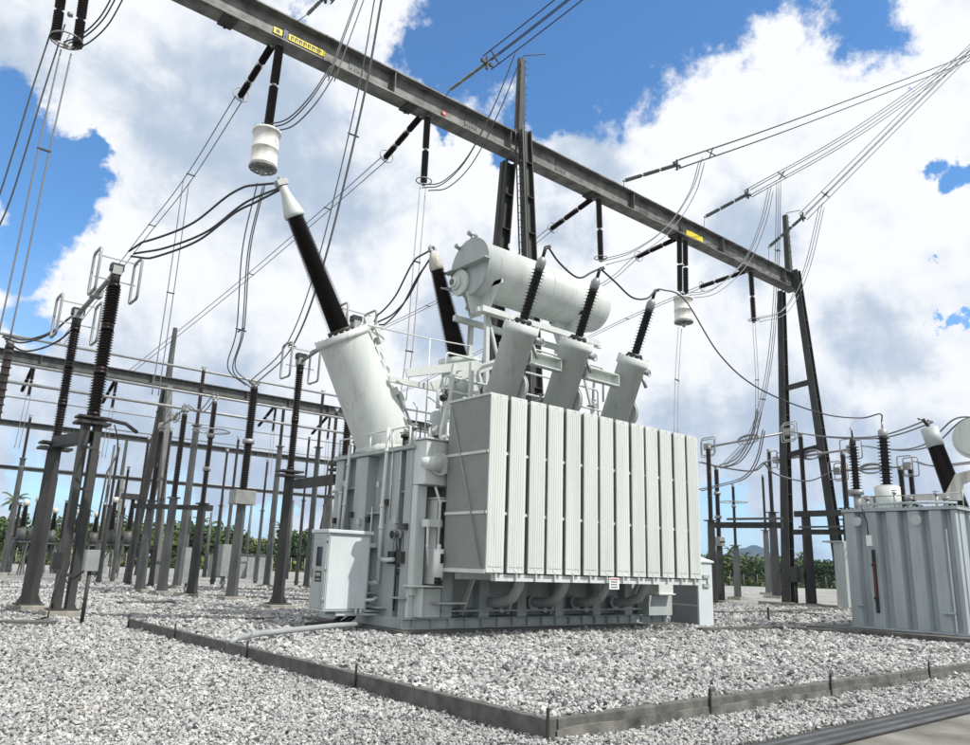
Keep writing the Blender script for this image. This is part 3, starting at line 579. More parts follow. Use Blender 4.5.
mb = MB(); mb.mm(cx0+.02, cx1-.02, cy0-.012, cy0-.002, c0+.04, c0+.06); mb.mm(cx0+.02, cx1-.02, cy0-.012, cy0-.002, c1-.05, c1-.03); mb.mm(cx0+.02, cx0+.035, cy0-.012, cy0-.002, c0+.061, c1-.051); mb.mm(cx1-.035, cx1-.02, cy0-.012, cy0-.002, c0+.061, c1-.051); build(mb, 'side_panel_seam', PAINT_SHADE, cab)
mb = MB(); mb.mm(cx1-.4, cx1-.1, cy0-.08, cy0-.003, .62, .95); mb.cyl((cx1-.3,cy0-.05,.5),(cx1-.3,cy0-.05,.62),.03,n=8); mb.cyl((cx1-.18,cy0-.05,.5),(cx1-.18,cy0-.05,.62),.03,n=8); mb.rings([(cx1-.1,cy0-.05,.8),(cx1+.1,cy0-.05,.8),(cx1+.25,cy0+.0,.85)],.035,8); build(mb, 'cable_box', PAINT2, cab)
mb = MB(); mb.mm(cx0-.06, cx0-.03, cy1-.1, cy1-.07, 1.25, 1.45); build(mb, 'door_handle', ALU, cab)
# free-standing kiosk right of the radiators
K = thing('control_kiosk', 'tall white kiosk, left side shaded grey, sloping top, just right of the radiator wall', 'cabinet', (20, 14, 0))
mb = MB(); mb.mm(19.75,20.45,13.75,14.78,.0,1.95); mb.prism([(13.70,1.95),(14.83,1.95),(14.83,2.0),(14.2,2.14),(13.70,2.0)], 0, 19.68, 20.5); build(mb, 'body', CABP, K, .01)
mb = MB(); mb.mm(19.725,19.748,13.79,14.74,.04,.72); mb.mm(19.725,19.748,13.79,14.74,.76,1.9); build(mb, 'shaded_side', mat('shaded_side_grey', (.20,.20,.215), .5, var=.08), K, .005)  # side away from the sun, its shade painted as darker grey
mb = MB(); mb.mm(19.95,20.25,13.70,13.748,1.5,1.6); mb.mm(19.95,20.25,13.70,13.748,1.25,1.35); build(mb, 'louvre', PAINT_SHADE, K, .005)

# ------------------------------------------------------------------ second transformer at the right edge
T2 = thing('power_transformer', 'blue grey ribbed transformer tank partly visible at the right edge', 'transformer', (26, 9.2, 0))
X0, Y0, Y1_, Z1 = 22.8, 7.82, 10.78, 3.55
mb = MB(); mb.mm(21.95,33,6.9,11.7,-.02,.30); tag(build(mb, 'plinth', CONC, org=(26,9,0)), 'low dark concrete plinth under the blue grey tank at the right edge', 'plinth')
mb = MB(); mb.mm(X0+.2, 30, Y0+.2, Y1_-.1, .305, Z1-.05); mb.mm(X0-.05, 30.2, Y0-.08, Y1_+.06, Z1-.04, Z1+.04); mb.mm(X0-.03, 30.2, Y0-.05, Y1_+.04, .302, .36)
ys = [Y1_, Y1_-.6, Y1_-1.18, Y1_-1.75, Y1_-2.3]
for k, y in enumerate(ys):
    y = max(y, Y0+.1); mb.prism([(X0, y), (X0, y-.3), (X0+.21, y-.38), (X0+.21, y+.06)], 2, .362, Z1-.05)
mb.mm(X0, X0+.2, Y0, Y0+.12, .362, Z1-.05)
for k in range(8):
    x = X0+.3+k*.7; mb.prism([(x, Y0), (x+.35, Y0), (x+.42, Y0+.21), (x-.07, Y0+.21)], 2, .362, Z1-.05)
mb.mm(X0-.12, X0, 8.05, 8.35, .82, .88); mb.mm(X0-.1, X0, 10.4, 10.55, .9, .95); build(mb, 'tank', PAINTC, T2, .012)
mb = MB()
for k in range(26): mb.cyl((X0-.03, Y0+.05+k*.117, Z1+.038), (X0-.03, Y0+.05+k*.117, Z1+.075), .018, n=6)
for k in range(40): mb.cyl((X0+.05+k*.15, Y0-.04, Z1+.038), (X0+.05+k*.15, Y0-.04, Z1+.075), .018, n=6)
mb.mm(X0-.05, 30.2, Y0-.09, Y1_+.07, Z1+.041, Z1+.05); build(mb, 'cover_flange', PAINTC, T2)
for (x, y, h, r_) in ((23.3,10.3,.35,.05),(23.5,9.6,.5,.035),(23.2,9.1,.3,.07),(23.8,8.6,.45,.04),(23.3,8.2,.28,.06)):
    mb = MB(); mb.cyl((x,y,Z1),(x,y,Z1+h),r_,n=10); mb.cyl((x,y,Z1+h),(x,y,Z1+h+.06),r_*1.7,n=10); mb.ring((x,y,Z1+h+.1),(0,0,1),r_*1.8,.012,12,5); build(mb, 'valve', ALU, T2)
mb = MB(); mb.rings([(23.1,10.5,Z1+.18),(23.1,9.3,Z1+.2),(23.15,8.3,Z1+.18),(23.4,7.95,Z1+.18)],.035,8); build(mb, 'oil_pipe', PAINTC, T2)
for y in (8.75, 10.35):
    mb = MB(); mb.cyl((X0-.02,y,Z1-.32),(X0-.14,y,Z1-.32),.09,n=16); mb.cyl((X0-.14,y,Z1-.32),(X0-.18,y,Z1-.32),.13,n=16); build(mb, 'lifting_lug', BOXL, T2)
mb = MB(); mb.mm(X0-.08, X0, 10.02, 10.17, 2.55, 2.85); build(mb, 'gauge_box', WHITE, T2)
mb = MB(); mb.mm(X0-.06, X0-.01, 9.98, 10.06, .75, 2.45); mb.mm(X0-.1,X0-.06,9.96,10.08,1.1,1.16); mb.mm(X0-.1,X0-.06,9.96,10.08,2.0,2.06); lg = build(mb, 'level_gauge', BLACK, T2); mb = MB(); mb.mm(X0-.075, X0-.061, 10.01, 10.022, 1.2, 2.1); build(mb, 'red_tube', RED, lg)
mb = MB(); mb.rings([(X0-.07,10.1,2.85),(X0-.1,10.1,3.2),(X0-.08,10.2,3.6),(X0+.1,10.3,3.7)], .018, 6); build(mb, 'cable', BLACK, T2)
def x2(px, py, x): return PX(px, py, x)
def bush(name, b, t, rc, rs, cnt, m, capr, lab=None):
    mb = MB(); mb.sheds(b, t, rc, rs, cnt, 18); o = build(mb, name, m, T2)
    if lab: o['label'] = lab
    dd = (t-b)/np.linalg.norm(t-b); mb = MB(); mb.lathe(t, t+dd*.28, [(0,capr*.9),(.2,capr),(.7,capr),(1,capr*.3)], 16); mb.cyl(t+dd*.25,t+dd*.5,.03,n=8); build(mb, 'metal_cap', ALU if capr > .12 else BLACK, o); return t+dd*.5
b = x2(857,494,24.2); t = x2(853,446,24.2); mb = MB(); mb.cyl(V(b[0],b[1],Z1),b,.11,n=12); mb.cyl(b-V(0,0,.02),b+V(0,0,.12),.2,n=14); mb.box(b+V(.1,.2,.05),(.2,.15,.2)); build(mb, 'support', ALU, T2)
tipA = bush('bushing', b+V(0,0,.12), t, .09, .17, 15, BLACK, .09, 'short black ribbed bushing on a thin support')
b = x2(887,487,25.2); t = x2(883,437,25.2); mb = MB(); mb.cyl(V(b[0],b[1],Z1),b,.37,n=24); mb.cyl(b,b+V(0,0,.04),.3,n=24); mb.box(V(b[0]-.1,b[1]+.55,Z1+.45),(.35,.4,.35)); build(mb, 'turret', PAINT2, T2)
tipB = bush('bushing', b+V(0,0,.03), t, .11, .2, 14, BLACK, .14, 'black ribbed bushing on a white round turret')
b = x2(953,492,26.0); t = x2(936,447,26.0); b = V(*b); dd = (t-b)/np.linalg.norm(t-b)
mb = MB(); mb.sheds(b-dd*1.0, t, .25, .29, 64, 24, .2, .235); o = build(mb, 'bushing', SILI, T2)
mb = MB(); mb.cyl(t, t+dd*.62, .25, .25, n=24); build(mb, 'shield_cap', BOXL, o)
tipC = t+dd*.65; mb = MB(); mb.rings([tipC, tipC+V(.05,.05,.12), tipC+V(-.1,.1,.25)], .06, 8); build(mb, 'terminal', BLACK, o)
mb = MB(); w = [x2(914,500,24.6),x2(914,494,24.6),x2(945,494,24.6),x2(955,474,24.6),x2(970,470,24.6),x2(1000,474,24.6),x2(1004,500,24.6),x2(985,500,24.6),x2(972,480,24.6),x2(962,484,24.6),x2(962,500,24.6)]
n = len(w); mb.add([p for p in w]+[p+V(.12,0,0) for p in w], [tuple(range(n)), tuple(range(n, 2*n))[::-1]]+[(i, (i+1) % n, n+(i+1) % n, n+i) for i in range(n)]); build(mb, 'gooseneck_frame', WHITED, T2)
c = x2(975,438,25.5); mb = MB(); mb.cyl(c, c+V(4,0,0), .62, n=30); mb.cyl(c-V(.12,0,0), c, .5, n=30); mb.bar(c+V(.6,0,-.5), V(c[0]+.6,c[1],Z1), .15); build(mb, 'conservator', PAINT, T2)
mb = MB(); mb.cyl(V(24.0,10.6,Z1),V(24.0,10.6,Z1+.55),.02,n=6); mb.cyl(V(24.0,8.0,Z1),V(24.0,8.0,Z1+.6),.02,n=6); mb.rings([(24.0,10.6,Z1+.5),(24.0,8.0,Z1+.5)],.015,6); build(mb, 'handrail', ALU, T2)
# thin grey cubicle behind tank 2
mb = MB(); q = PZ(846,610,0); mb.mm(q[0]-.3,q[0]+.5,q[1]-.3,q[1]+.3,0,3.6); mb.mm(q[0]-.45,q[0]+.6,q[1]-.3,q[1]+.85,3.6,3.68)
tag(build(mb, 'cubicle', PAINT_SHADE, org=(q[0],q[1],0)), 'narrow blue grey cubicle standing just left of the right-hand tank', 'cabinet')

# ------------------------------------------------------------------ gantry
def ibeam(mb, a, b, h, w, t=.05):                                          # along X
    a = np.array(a, float); b = np.array(b, float)
    mb.bar(a, b, .04, h-2*t); mb.bar(a+V(0,0,h/2-t/2), b+V(0,0,h/2-t/2), w, t); mb.bar(a-V(0,0,h/2-t/2), b-V(0,0,h/2-t/2), w, t)
GZ = 20.45; GH = 1.1
Gt = thing('gantry', 'tall dark steel gantry with a long diagonal beam and two splayed supports', 'gantry', (21.3, 24, 0))
mb = MB(); ibeam(mb, (-6,24,GZ), (46.0,24,GZ), GH, .72, .06)
for x in (-2, 6.2, 14.4, 20.7, 21.9, 29.4, 37.6, 44.6): mb.mm(x, x+.03, 23.66, 24.34, GZ-.48, GZ+.48)
mb.mm(46.0,46.2,23.6,24.4,GZ-.55,GZ+.55); build(mb, 'beam', BEAMM, Gt)
def leg(x, y0, y1, z1, w0, w1, m=STEEL):
    mb = MB(); a = V(x, y0, 0); b = V(x, y1, z1)
    n = 6
    for s in (-1, 1):                                                     # flanges (tapered) and web
        v = [a+V(s*w0/2-.025, -w0/2, 0), a+V(s*w0/2+.025, -w0/2, 0), a+V(s*w0/2+.025, w0/2, 0), a+V(s*w0/2-.025, w0/2, 0),
             b+V(s*w1/2-.025, -w1/2, 0), b+V(s*w1/2+.025, -w1/2, 0), b+V(s*w1/2+.025, w1/2, 0), b+V(s*w1/2-.025, w1/2, 0)]
        mb.add(v, [(3,2,1,0),(4,5,6,7),(0,1,5,4),(1,2,6,5),(2,3,7,6),(3,0,4,7)])
    mb.bar(a, b, w0*.93, .04, (0, 1, 0))
    for k in range(1, 12):
        t = k/12; p = a+(b-a)*t; ww = w0+(w1-w0)*t; mb.box(p, (ww*.95, ww, .03))
    return build(mb, 'leg', m, Gt)
for x, lad in ((21.3, True), (45.5, False)):
    leg(x, 26.0 if lad else 25.3, 24.5, GZ-.57, (.66 if lad else .58), (.5 if lad else .38), STEELD if lad else STEEL); leg(x, 21.8, 23.4, GZ+.6, .56 if lad else .5, .42 if lad else .38, STEEL)
    for (ya_, za, yb_, zb_) in ((25.1, 9, 22.6, 9.4), (24.9, 13.3, 23.0, 13.5)): mb = MB(); mb.bar((x, ya_, za), (x, yb_, zb_), .25, .3); build(mb, 'brace', STEELD, Gt)
    mb = MB(); mb.lathe((x+.2,24,GZ+.55), (x+.2,24,25.2), [(0,.26),(1,.19)], 8, False)
    for k in range(12): mb.cyl((x-.1,23.85,GZ+.8+k*.35), (x+.5,23.85,GZ+.8+k*.35), .015, n=5)
    mb.rings([(x+.2,24,25.2),(x+.25,23.9,25.4),(x+1.3,23.5,25.8)], .025, 5); build(mb, 'earth_mast', STEEL, Gt)
    mb = MB(); mb.mm(x-.9,x+.9,21.0,26.8,-.1,.16); build(mb, 'footing', CONCL, Gt)
mb = MB()
for q in (-.24, .24): mb.bar((20.93, 21.8+q, .2), (20.93, 23.4+q, 21.1), .05)
for k in range(58):
    t = k/58; y = 21.8+1.6*t; mb.cyl((20.93,y-.24,.2+20.9*t),(20.93,y+.24,.2+20.9*t),.016,n=5)
for k in range(6):
    t = (k+.5)/6; y = 21.8+1.6*t; mb.bar((20.93,y,.2+20.9*t),(21.2,y,.2+20.9*t),.04)
build(mb, 'ladder', GALV, Gt)
for x in (3.2, 12.8, 18.6, 24.2, 30.6, 38.2):
    mb = MB(); mb.mm(x-.35, x+.35, 23.955, 23.975, GZ-.44, GZ+.44)
    for i in range(4):
        for j in range(4): mb.cyl((x-.26+i*.17, 23.955, GZ-.34+j*.22), (x-.26+i*.17, 23.93, GZ-.34+j*.22), .025, n=6)
    build(mb, 'splice_plate', GALV, Gt)
for x in (7.4, 15.1, 26.2, 33.2, 40.2):
    mb = MB(); mb.mm(x, x+.5, 23.6, 24.4, GZ-.61, GZ-.556); mb.cyl((x+.25,23.7,GZ-.7),(x+.25,23.7,GZ-.55),.05,n=8); mb.cyl((x+.25,24.3,GZ-.7),(x+.25,24.3,GZ-.55),.05,n=8); build(mb, 'hanger_plate', STEELD, Gt)
# signs on the beam (yellow plates with dark lettering, red dot)
def plate(x0, x1, z0, z1, m, nm='sign_plate'):
    mb = MB(); mb.mm(x0, x1, 23.93, 23.95, z0, z1); return build(mb, nm, m, Gt, .01)
def letters(txt, x, z, h, m, parent):
    cu = bpy.data.curves.new('lettering', 'FONT'); cu.body = txt; cu.size = h; cu.extrude = .004; cu.space_character = 1.05
    ob = bpy.data.objects.new('lettering', cu); dg = None
    COL.objects.link(ob); bpy.context.view_layer.update(); me = bpy.data.meshes.new_from_object(ob); bpy.data.objects.remove(ob)
    o = bpy.data.objects.new('lettering', me); COL.objects.link(o); o.parent = parent; o3 = ORG[parent.name]
    o.rotation_euler = (PI/2, 0, 0); o.location = V(x, 23.922, z)-o3; me.materials.clear(); me.materials.append(m); ORG[o.name] = o3; return o
SZ = GZ-.10
ya = [PY(*q, 23.94) for q in ((273,34),(282,38),(288,42),(325,56))]
p1 = plate(ya[0][0], ya[1][0], SZ-.11, SZ+.15, YEL); p2 = plate(ya[2][0], ya[3][0], SZ-.11, SZ+.15, YEL); print('plates', [q[0] for q in ya])
random.seed(5)
mb = MB(); x = (ya[0][0]+ya[1][0])/2; mb.mm(x-.07,x+.07,23.92,23.928,SZ-.04,SZ+.08); build(mb, 'sign_marks', BLACK, p1)
mb = MB(); x = ya[2][0]+.1
while x < ya[3][0]-.2:
    w = random.uniform(.06, .14); mb.mm(x, x+w*.35, 23.92, 23.928, SZ-.06, SZ+.1); mb.mm(x+w*.3, x+w, 23.92, 23.928, SZ+.05, SZ+.085); mb.mm(x+w*.75, x+w, 23.92, 23.928, SZ-.04, SZ+.05); x += w+.05
build(mb, 'sign_marks', STEELD, p2)
mb = MB(); x = (ya[1][0]+ya[2][0])/2; mb.mm(x-.09,x+.09,23.92,23.95,SZ-.25,SZ+.25); build(mb, 'beam_clamp', mat('blue_violet_paint', (.05,.05,.12), .5), Gt)
mb = MB(); mb.cyl((17.1,23.95,SZ),(17.1,23.925,SZ),.12,n=18); rd = build(mb, 'round_sign', RED, Gt)
mb = MB(); mb.mm(17.03,17.17,23.918,23.923,SZ-.02,SZ+.02); build(mb, 'sign_marks', WHITE, rd)
p3 = plate(34.3, 35.9, SZ-.15, SZ+.18, YEL)
mb = MB(); mb.mm(33.7,34.0,23.92,23.95,SZ-.3,SZ+.25); build(mb, 'beam_clamp', STEELD, Gt)

# ------------------------------------------------------------------ hanging strings, traps, conductors
def insul_string(label, a, b, r=.13, cnt=None, m=SILI, ringat=True, units=2, grp='insulator strings hanging from the gantry beam', rr=.32, double=0):
    a = np.array(a, float); b = np.array(b, float); t = thing('insulator_string', label, 'insulator', a, grp)
    L = np.linalg.norm(b-a); d = (b-a)/L; n = units
    for s in ((-double, double) if double else (0,)):
        o = V(s, 0, 0)
        for k in range(n):
            p = a+o+d*L*(k/n+.02); q = a+o+d*L*((k+1)/n-.02); mb = MB(); mb.sheds(p, q, r*.62, r, cnt or int(L/n/.09), 10); build(mb, 'insulator', m, t)
    mb = MB()
    for k in range(n+1):
        c = a+d*L*k/n; mb.cyl(c-d*.05, c+d*.05, r*.55, n=8)
    if double: mb.bar(a-V(double,0,0), a+V(double,0,0), .06); mb.bar(b-V(double,0,0), b+V(double,0,0), .06)
    build(mb, 'fitting', ALU, t)
    if ringat: mb = MB(); mb.ring(b-d*.15, d, rr, .025, 20, 6); mb.bar(b-d*.15-np.cross(d, V(1,0,.01))*rr, b-d*.15+np.cross(d, V(1,0,.01))*rr, .02); build(mb, 'corona_ring', ALU, t)
    return t
def smooth(pts, n=14):
    pts = [np.array(p, float) for p in pts]
    if len(pts) == 2: return [pts[0]+(pts[1]-pts[0])*k/n for k in range(n+1)]
    q = [2*pts[0]-pts[1]]+pts+[2*pts[-1]-pts[-2]]; out = []
    for i in range(1, len(q)-2):
        for k in range(n):
            t = k/n; p0, p1, p2, p3 = q[i-1:i+3]
            out.append(.5*((2*p1)+(-p0+p2)*t+(2*p0-5*p1+4*p2-p3)*t*t+(-p0+3*p1-3*p2+p3)*t**3))
    out.append(pts[-1]); return out
def bundle(label, pts, n=2, sep=.2, r=.017, m=None, grp=None, spacers=(), cat='cable', sag=0, taper=(1, 1)):
    m = m or WIREL; c = smooth(pts, 10)
    if sag:
        L = len(c)-1; c = [p-V(0,0,4*sag*(i/L)*(1-i/L)) for i, p in enumerate(c)]
    t = thing('conductor_bundle' if n > 1 else 'conductor', label, cat, c[0], grp) if n > 1 else None
    d = c[-1]-c[0]; d /= np.linalg.norm(d); x = V(1,0,0) if abs(d[0]) < .8 else V(0,1,0); x = x-d*(x @ d); x /= np.linalg.norm(x); y = np.cross(d, x)
    offs = {1: [(0,0)], 2: [(-.5,0),(.5,0)], 3: [(-.5,-.3),(.5,-.3),(0,.5)], 4: [(-.5,-.5),(.5,-.5),(-.5,.5),(.5,.5)]}[n]
    def w(i): 
        f = i/(len(c)-1); return sep*(taper[0]+(1-taper[0])*min(1, f*6))*(taper[1]+(1-taper[1])*min(1, (1-f)*6))
    for (u, v) in offs:
        pp = [p+(x*u+y*v)*w(i) for i, p in enumerate(c)]; mb = MB(); mb.rings(pp, r*1.22, 5)
        if n > 1: build(mb, 'wire', m, t)
        else: return tag(build(mb, 'conductor', m, org=c[0]), label, cat, grp)
    for f in spacers:
        i = int(f*(len(c)-1)); mb = MB(); e = w(i)*.5
        if n == 2: mb.bar(c[i]-x*e*1.3, c[i]+x*e*1.3, .05)
        else:
            mb.bar(c[i]+(-x-y)*e*1.1, c[i]+(x+y)*e*1.1, .045); mb.bar(c[i]+(-x+y)*e*1.1, c[i]+(x-y)*e*1.1, .045)
        build(mb, 'spacer', STEELD, t)
    return t
g24 = 24.0
XA, XB, XC, XD, XE = 9.6, 16.3, 27.0, 34.0, 41.0
bz = GZ-GH/2
# vertical strings
insul_string('thick dark insulator string holding the upper left white drum', (XA,24,bz), (9.52,24,16.5), .17, units=2, ringat=False)
insul_string('thin vertical insulator string under the red dot on the beam', (XB,24,bz), (16.3,24,16.75), .15)
insul_string('vertical insulator string above the middle ribbed bushing', (XC,24,bz), (27.15,24,16.55), .16)
insul_string('twin vertical insulator strings holding the right-hand white drum', (XD,24,bz), (33.9,24,16.6), .16, double=.27, ringat=False)
insul_string('vertical insulator string nearest the right-hand gantry support', (XE,24,bz), (41.05,24,16.6), .17)
insul_string('pair of dark insulator strings cut by the top left corner', (2.9,24,18.6), (2.98,24,16.5), .15, double=.3, rr=.45)
# diagonal strings
def diag(x, zt, lab, px, py, y=24.0, yb=27.5):
    e = PY(px, py, yb); insul_string(lab, (x-.2,24.2,bz), e, .145, units=3); return e
dA = diag(XA, 0, 'sloping insulator string beside the upper left white drum', 240, 97)
dB = diag(XB, 0, 'sloping insulator string below the beam left of the red dot', 385, 158)
dC = diag(XC, 0, 'sloping insulator string right of the central gantry support', 551, 229)
dD = diag(XD, 0, 'sloping insulator string left of the right-hand white drum', 637, 257)
dE = diag(XE, 0, 'sloping insulator string left of the right-hand gantry support', 700, 287)
GS = 'conductor spans sloping from the gantry to the rear yard'
def rear(e, pts, lab, n=2): bundle(lab, [e]+pts, n, .32, .02, grp=GS, spacers=(.3, .62))
rear(dA, [PY(186,182,36), PY(140,241,44), PY(60,345,58)], 'conductor pair sloping from the upper left string to the far left')
rear(dB, [PY(320,215,36), PY(232,290,46), PY(130,372,58)], 'conductor pair sloping down past the leaning black bushing')
rear(dC, [PY(500,268,36), PY(410,315,46), PY(330,352,58)], 'conductor pair sloping behind the horizontal oil tank')
rear(dD, [PY(590,292,36), PY(430,378,50), PY(400,392,58)], 'conductor pair sloping low behind the ribbed bushings')
rear(dE, [PY(620,322,38), PY(560,352,50), PY(520,372,58)], 'conductor pair sloping from the right-hand gantry bay')
# line traps
def trap(label, c, top, h, r):
    t = thing('line_trap', label, 'line trap', (c[0],c[1],top-h), 'white line trap drums')
    x, y = c[0], c[1]; mb = MB(); mb.lathe((x,y,top-h), (x,y,top), [(0,r*.86),(0.02,r),(.07,r),(.075,r*.97),(.45,r*.97),(.455,r),(.5,r),(.505,r*.97),(.93,r*.97),(.935,r*1.06),(1,r*1.06)], 30); build(mb, 'drum', DRUM, t)
    mb = MB()
    for k in range(6): a = k*PI/6; mb.bar((x-r*math.cos(a),y-r*math.sin(a),top-h-.05),(x+r*math.cos(a),y+r*math.sin(a),top-h-.05),.03,.07)
    mb.ring((x,y,top-h-.04),(0,0,1),r*.98,.035,28,6); mb.cyl((x,y,top-h-.3),(x,y,top-h),.08,n=10); build(mb, 'bottom_spider', ALU, t)
    mb = MB()
    for k in range(4): a = k*PI/4; mb.bar((x-r*math.cos(a),y-r*math.sin(a),top+.04),(x+r*math.cos(a),y+r*math.sin(a),top+.04),.03,.07)
    mb.cyl((x,y,top),(x,y,top+.3),.05,n=8); build(mb, 'top_spider', STEELD, t)
trap('large white rust-streaked drum hanging at the upper left', (9.5,24), 16.3, 1.4, .47)
trap('smaller-looking white drum hanging by the right-hand end of the beam', (33.9,24), 16.3, 1.35, .5)
# droppers below
def drop(lab, pts, n=2, sp=(.5,), grp='vertical dropper conductors', **k): bundle(lab, pts, n, .28, .02, grp=grp, spacers=sp, **k)
drop('dropper from the upper left white drum to the grey box post', [PY(262,184,24), PY(247,250,25.5), PY(241,330,27.2), PY(232,368,28.2), PY(250,386,28.7)], 3)
drop('thin dropper below the junction of the upper left sloping pair', [PY(186,182,36), PY(176,255,36), PY(165,330,36), PY(155,395,36)], 2)
drop('straight dropper left of the second black bushing', [PY(423,187,24), PY(416,270,24), PY(410,345,24.5), PY(403,400,25)], 2, (.3,.7), m=PALE)
drop('straight dropper under the right-hand white drum', [PY(680,328,24), PY(677,380,24), PY(676,432,24)], 2, (.5,), m=PALE)
drop('straight dropper from the string nearest the right gantry support', [PY(754,324,24), PY(757,380,24), PY(756,440,25)], 2, (.5,), m=PALE)
drop('long conductor triple crossing in front of the beam left of centre', [PY(381,-10,20), PY(360,105,22), PY(322,262,25), PY(291,345,27.5), PY(253,384,28.6)], 3, (.3,.75))
drop('long conductor pair crossing the beam at the upper left', [PY(330,80,23.3), PY(362,-8,22.5)], 3, ())
drop('long conductor triple beside the right-hand gantry mast', [PY(779,182,24), PY(776,293,25), PY(768,373,26), PY(752,432,27), PY(722,468,28)], 3, (.15,.6))
drop('dark conductor pair falling from the top left corner', [PY(60,22,24), PY(38,90,24), PY(20,150,24), PY(2,205,24), PY(-20,250,24)], 2, (), m=WIRED)
drop('pale conductor pair falling from the top left strings', [PY(66,52,24), PY(44,150,24), PY(24,245,24), PY(4,338,24)], 2, (.35,))
drop('dark curved jumper rising from the top left strings', [PY(68,45,24), PY(85,38,23.5), PY(104,20,23), PY(120,-8,22.5)], 3, (), m=WIRED)
GJ = 'curved jumper conductors'
bundle('curved jumper from the upper left white drum rising past the beam', [PY(270,128,24), PY(290,122,23.4), PY(312,100,22.8), PY(332,70,22.8)], 3, .3, .02, WIRED, GJ)
bundle('curved jumper rising left of the central gantry mast', [PY(424,188,24), PY(445,184,23.5), PY(470,158,22.9), PY(497,105,22.2), PY(517,55,21.6)], 3, .35, .02, WIRED, GJ)
bundle('curved jumper rising from the string above the middle ribbed bushing', [PY(603,262,24), PY(635,252,23.5), PY(668,228,23), PY(692,192,22.5), PY(702,160,22)], 3, .35, .02, None, GJ)
bundle('curved jumper rising from the right-hand white drum', [PY(686,296,24), PY(715,290,23.5), PY(745,262,23), PY(762,225,22.4), PY(771,188,22)], 3, .35, .02, None, GJ)
bundle('curved jumper rising behind the right-hand gantry mast', [PY(757,320,24), PY(785,310,23.5), PY(806,270,23), PY(822,205,22)], 3, .35, .02, None, GJ)
# incoming lines
Gl = 'incoming overhead line conductors'
def inc(lab, x, s, e, far, n=4, k=''):
    a = V(x,23.6,GZ+.3); s = PY(*s); e = PY(*e)
    mb = MB(); mb.rings([a, s], .015, 5); tag(build(mb, 'guy_wire', STEEL, org=a), 'thin steel link to the grey insulator '+k, 'wire')
    t = insul_string('grey insulator '+k, s, e, .1, m=GREYI, ringat=False, units=3, grp='grey line insulators in front of the beam')
    d = (e-s)/np.linalg.norm(e-s); mb = MB(); mb.bar(e-V(.3,0,0), e+V(.3,0,0), .08, .12); mb.bar(e-V(0,0,.3), e+V(0,0,.3), .08, .08); build(mb, 'yoke', STEELD, t)
    bundle(lab, [e]+far, n, .42, .02, WIRED, Gl, spacers=(.12,))
inc('four dark line conductors leaving over the top of the picture', 16.8, (450,90,22.5), (487,63,21), [PY(530,30,18.5), PY(600,-25,15)], k='at top centre, left of the central mast')
inc('dark line conductors leaving at the top left', 9.9, (308,14,22.4), (326,-4,21.8), [PY(345,-25,20)], k='cut by the top edge, upper left')
TW = dict(C=(985,66), D=(985,52), E=(985,40))
inc('uppermost group of line conductors converging at the right edge', 28.5, (624,181,22.6), (677,165,21.8), [PY(800,122,19.5), PY(985,52,16.5), PY(1060,22,15.5)], k='right of the central mast')
inc('middle group of line conductors converging at the right edge', 35.5, (705,217,22.6), (748,194,21.6), [PY(860,130,18.5), PY(985,42,15), PY(1060,-10,13.5)], k='in the middle of the right-hand three')
inc('lowest group of line conductors converging at the right edge', 42.5, (769,247,22.6), (803,217,21.4), [PY(880,140,18.5), PY(985,35,14.6), PY(1040,-25,13.2)], k='crossing the right-hand gantry mast')
# cables from bushings
dc1 = V(4.85, 21.9, 9.6)
bundle('three thick dark cables from the tall leaning bushing to the left insulator', [A1+V(0,.1,.05), PY(240,202,18.6), PY(200,232,20), PY(160,248,21.2), PY(131,254,21.9)], 3, .5, .026, WIRED, 'cables from the main bushings', (), taper=(.35,.3))
bundle('three thick dark cables from the second black bushing', [B1, PY(418,270,18.3), PY(402,300,19.8), PY(388,316,21), PY(376,323,21.8)], 3, .42, .024, WIRED, 'cables from the main bushings', (), taper=(.35,.3))
t1, t2, t3 = [l[1] for l in LVT]
bundle('single black cable linking the first two ribbed bushings', [t1+V(.1,0,0), t1+V(.5,0,-.3), t1+V(1.15,0,-.5), t2+V(-.35,0,-.22), t2], 1, 0, .022, BLACK)
bundle('single black cable linking the last two ribbed bushings', [t2, t2+V(.6,0,-.22), t2+V(1.3,0,-.48), t3+V(-.4,0,-.35), t3], 1, 0, .022, BLACK)
bundle('long sagging wire between the two transformers', [t3, t3+V(.35,0,.1), PY(685,300,12.7), PY(720,355,12), PY(760,389,11.6), PY(820,413,11.2), PY(860,418,10.8), PY(880,414,10.2), tipB], 1, 0, .018, STEELD)
bundle('short pale wire curling to the nearer ribbed bushing on the right', [PY(855,420,10.9), PY(850,428,10.8), tipA], 1, 0, .014, ALU)

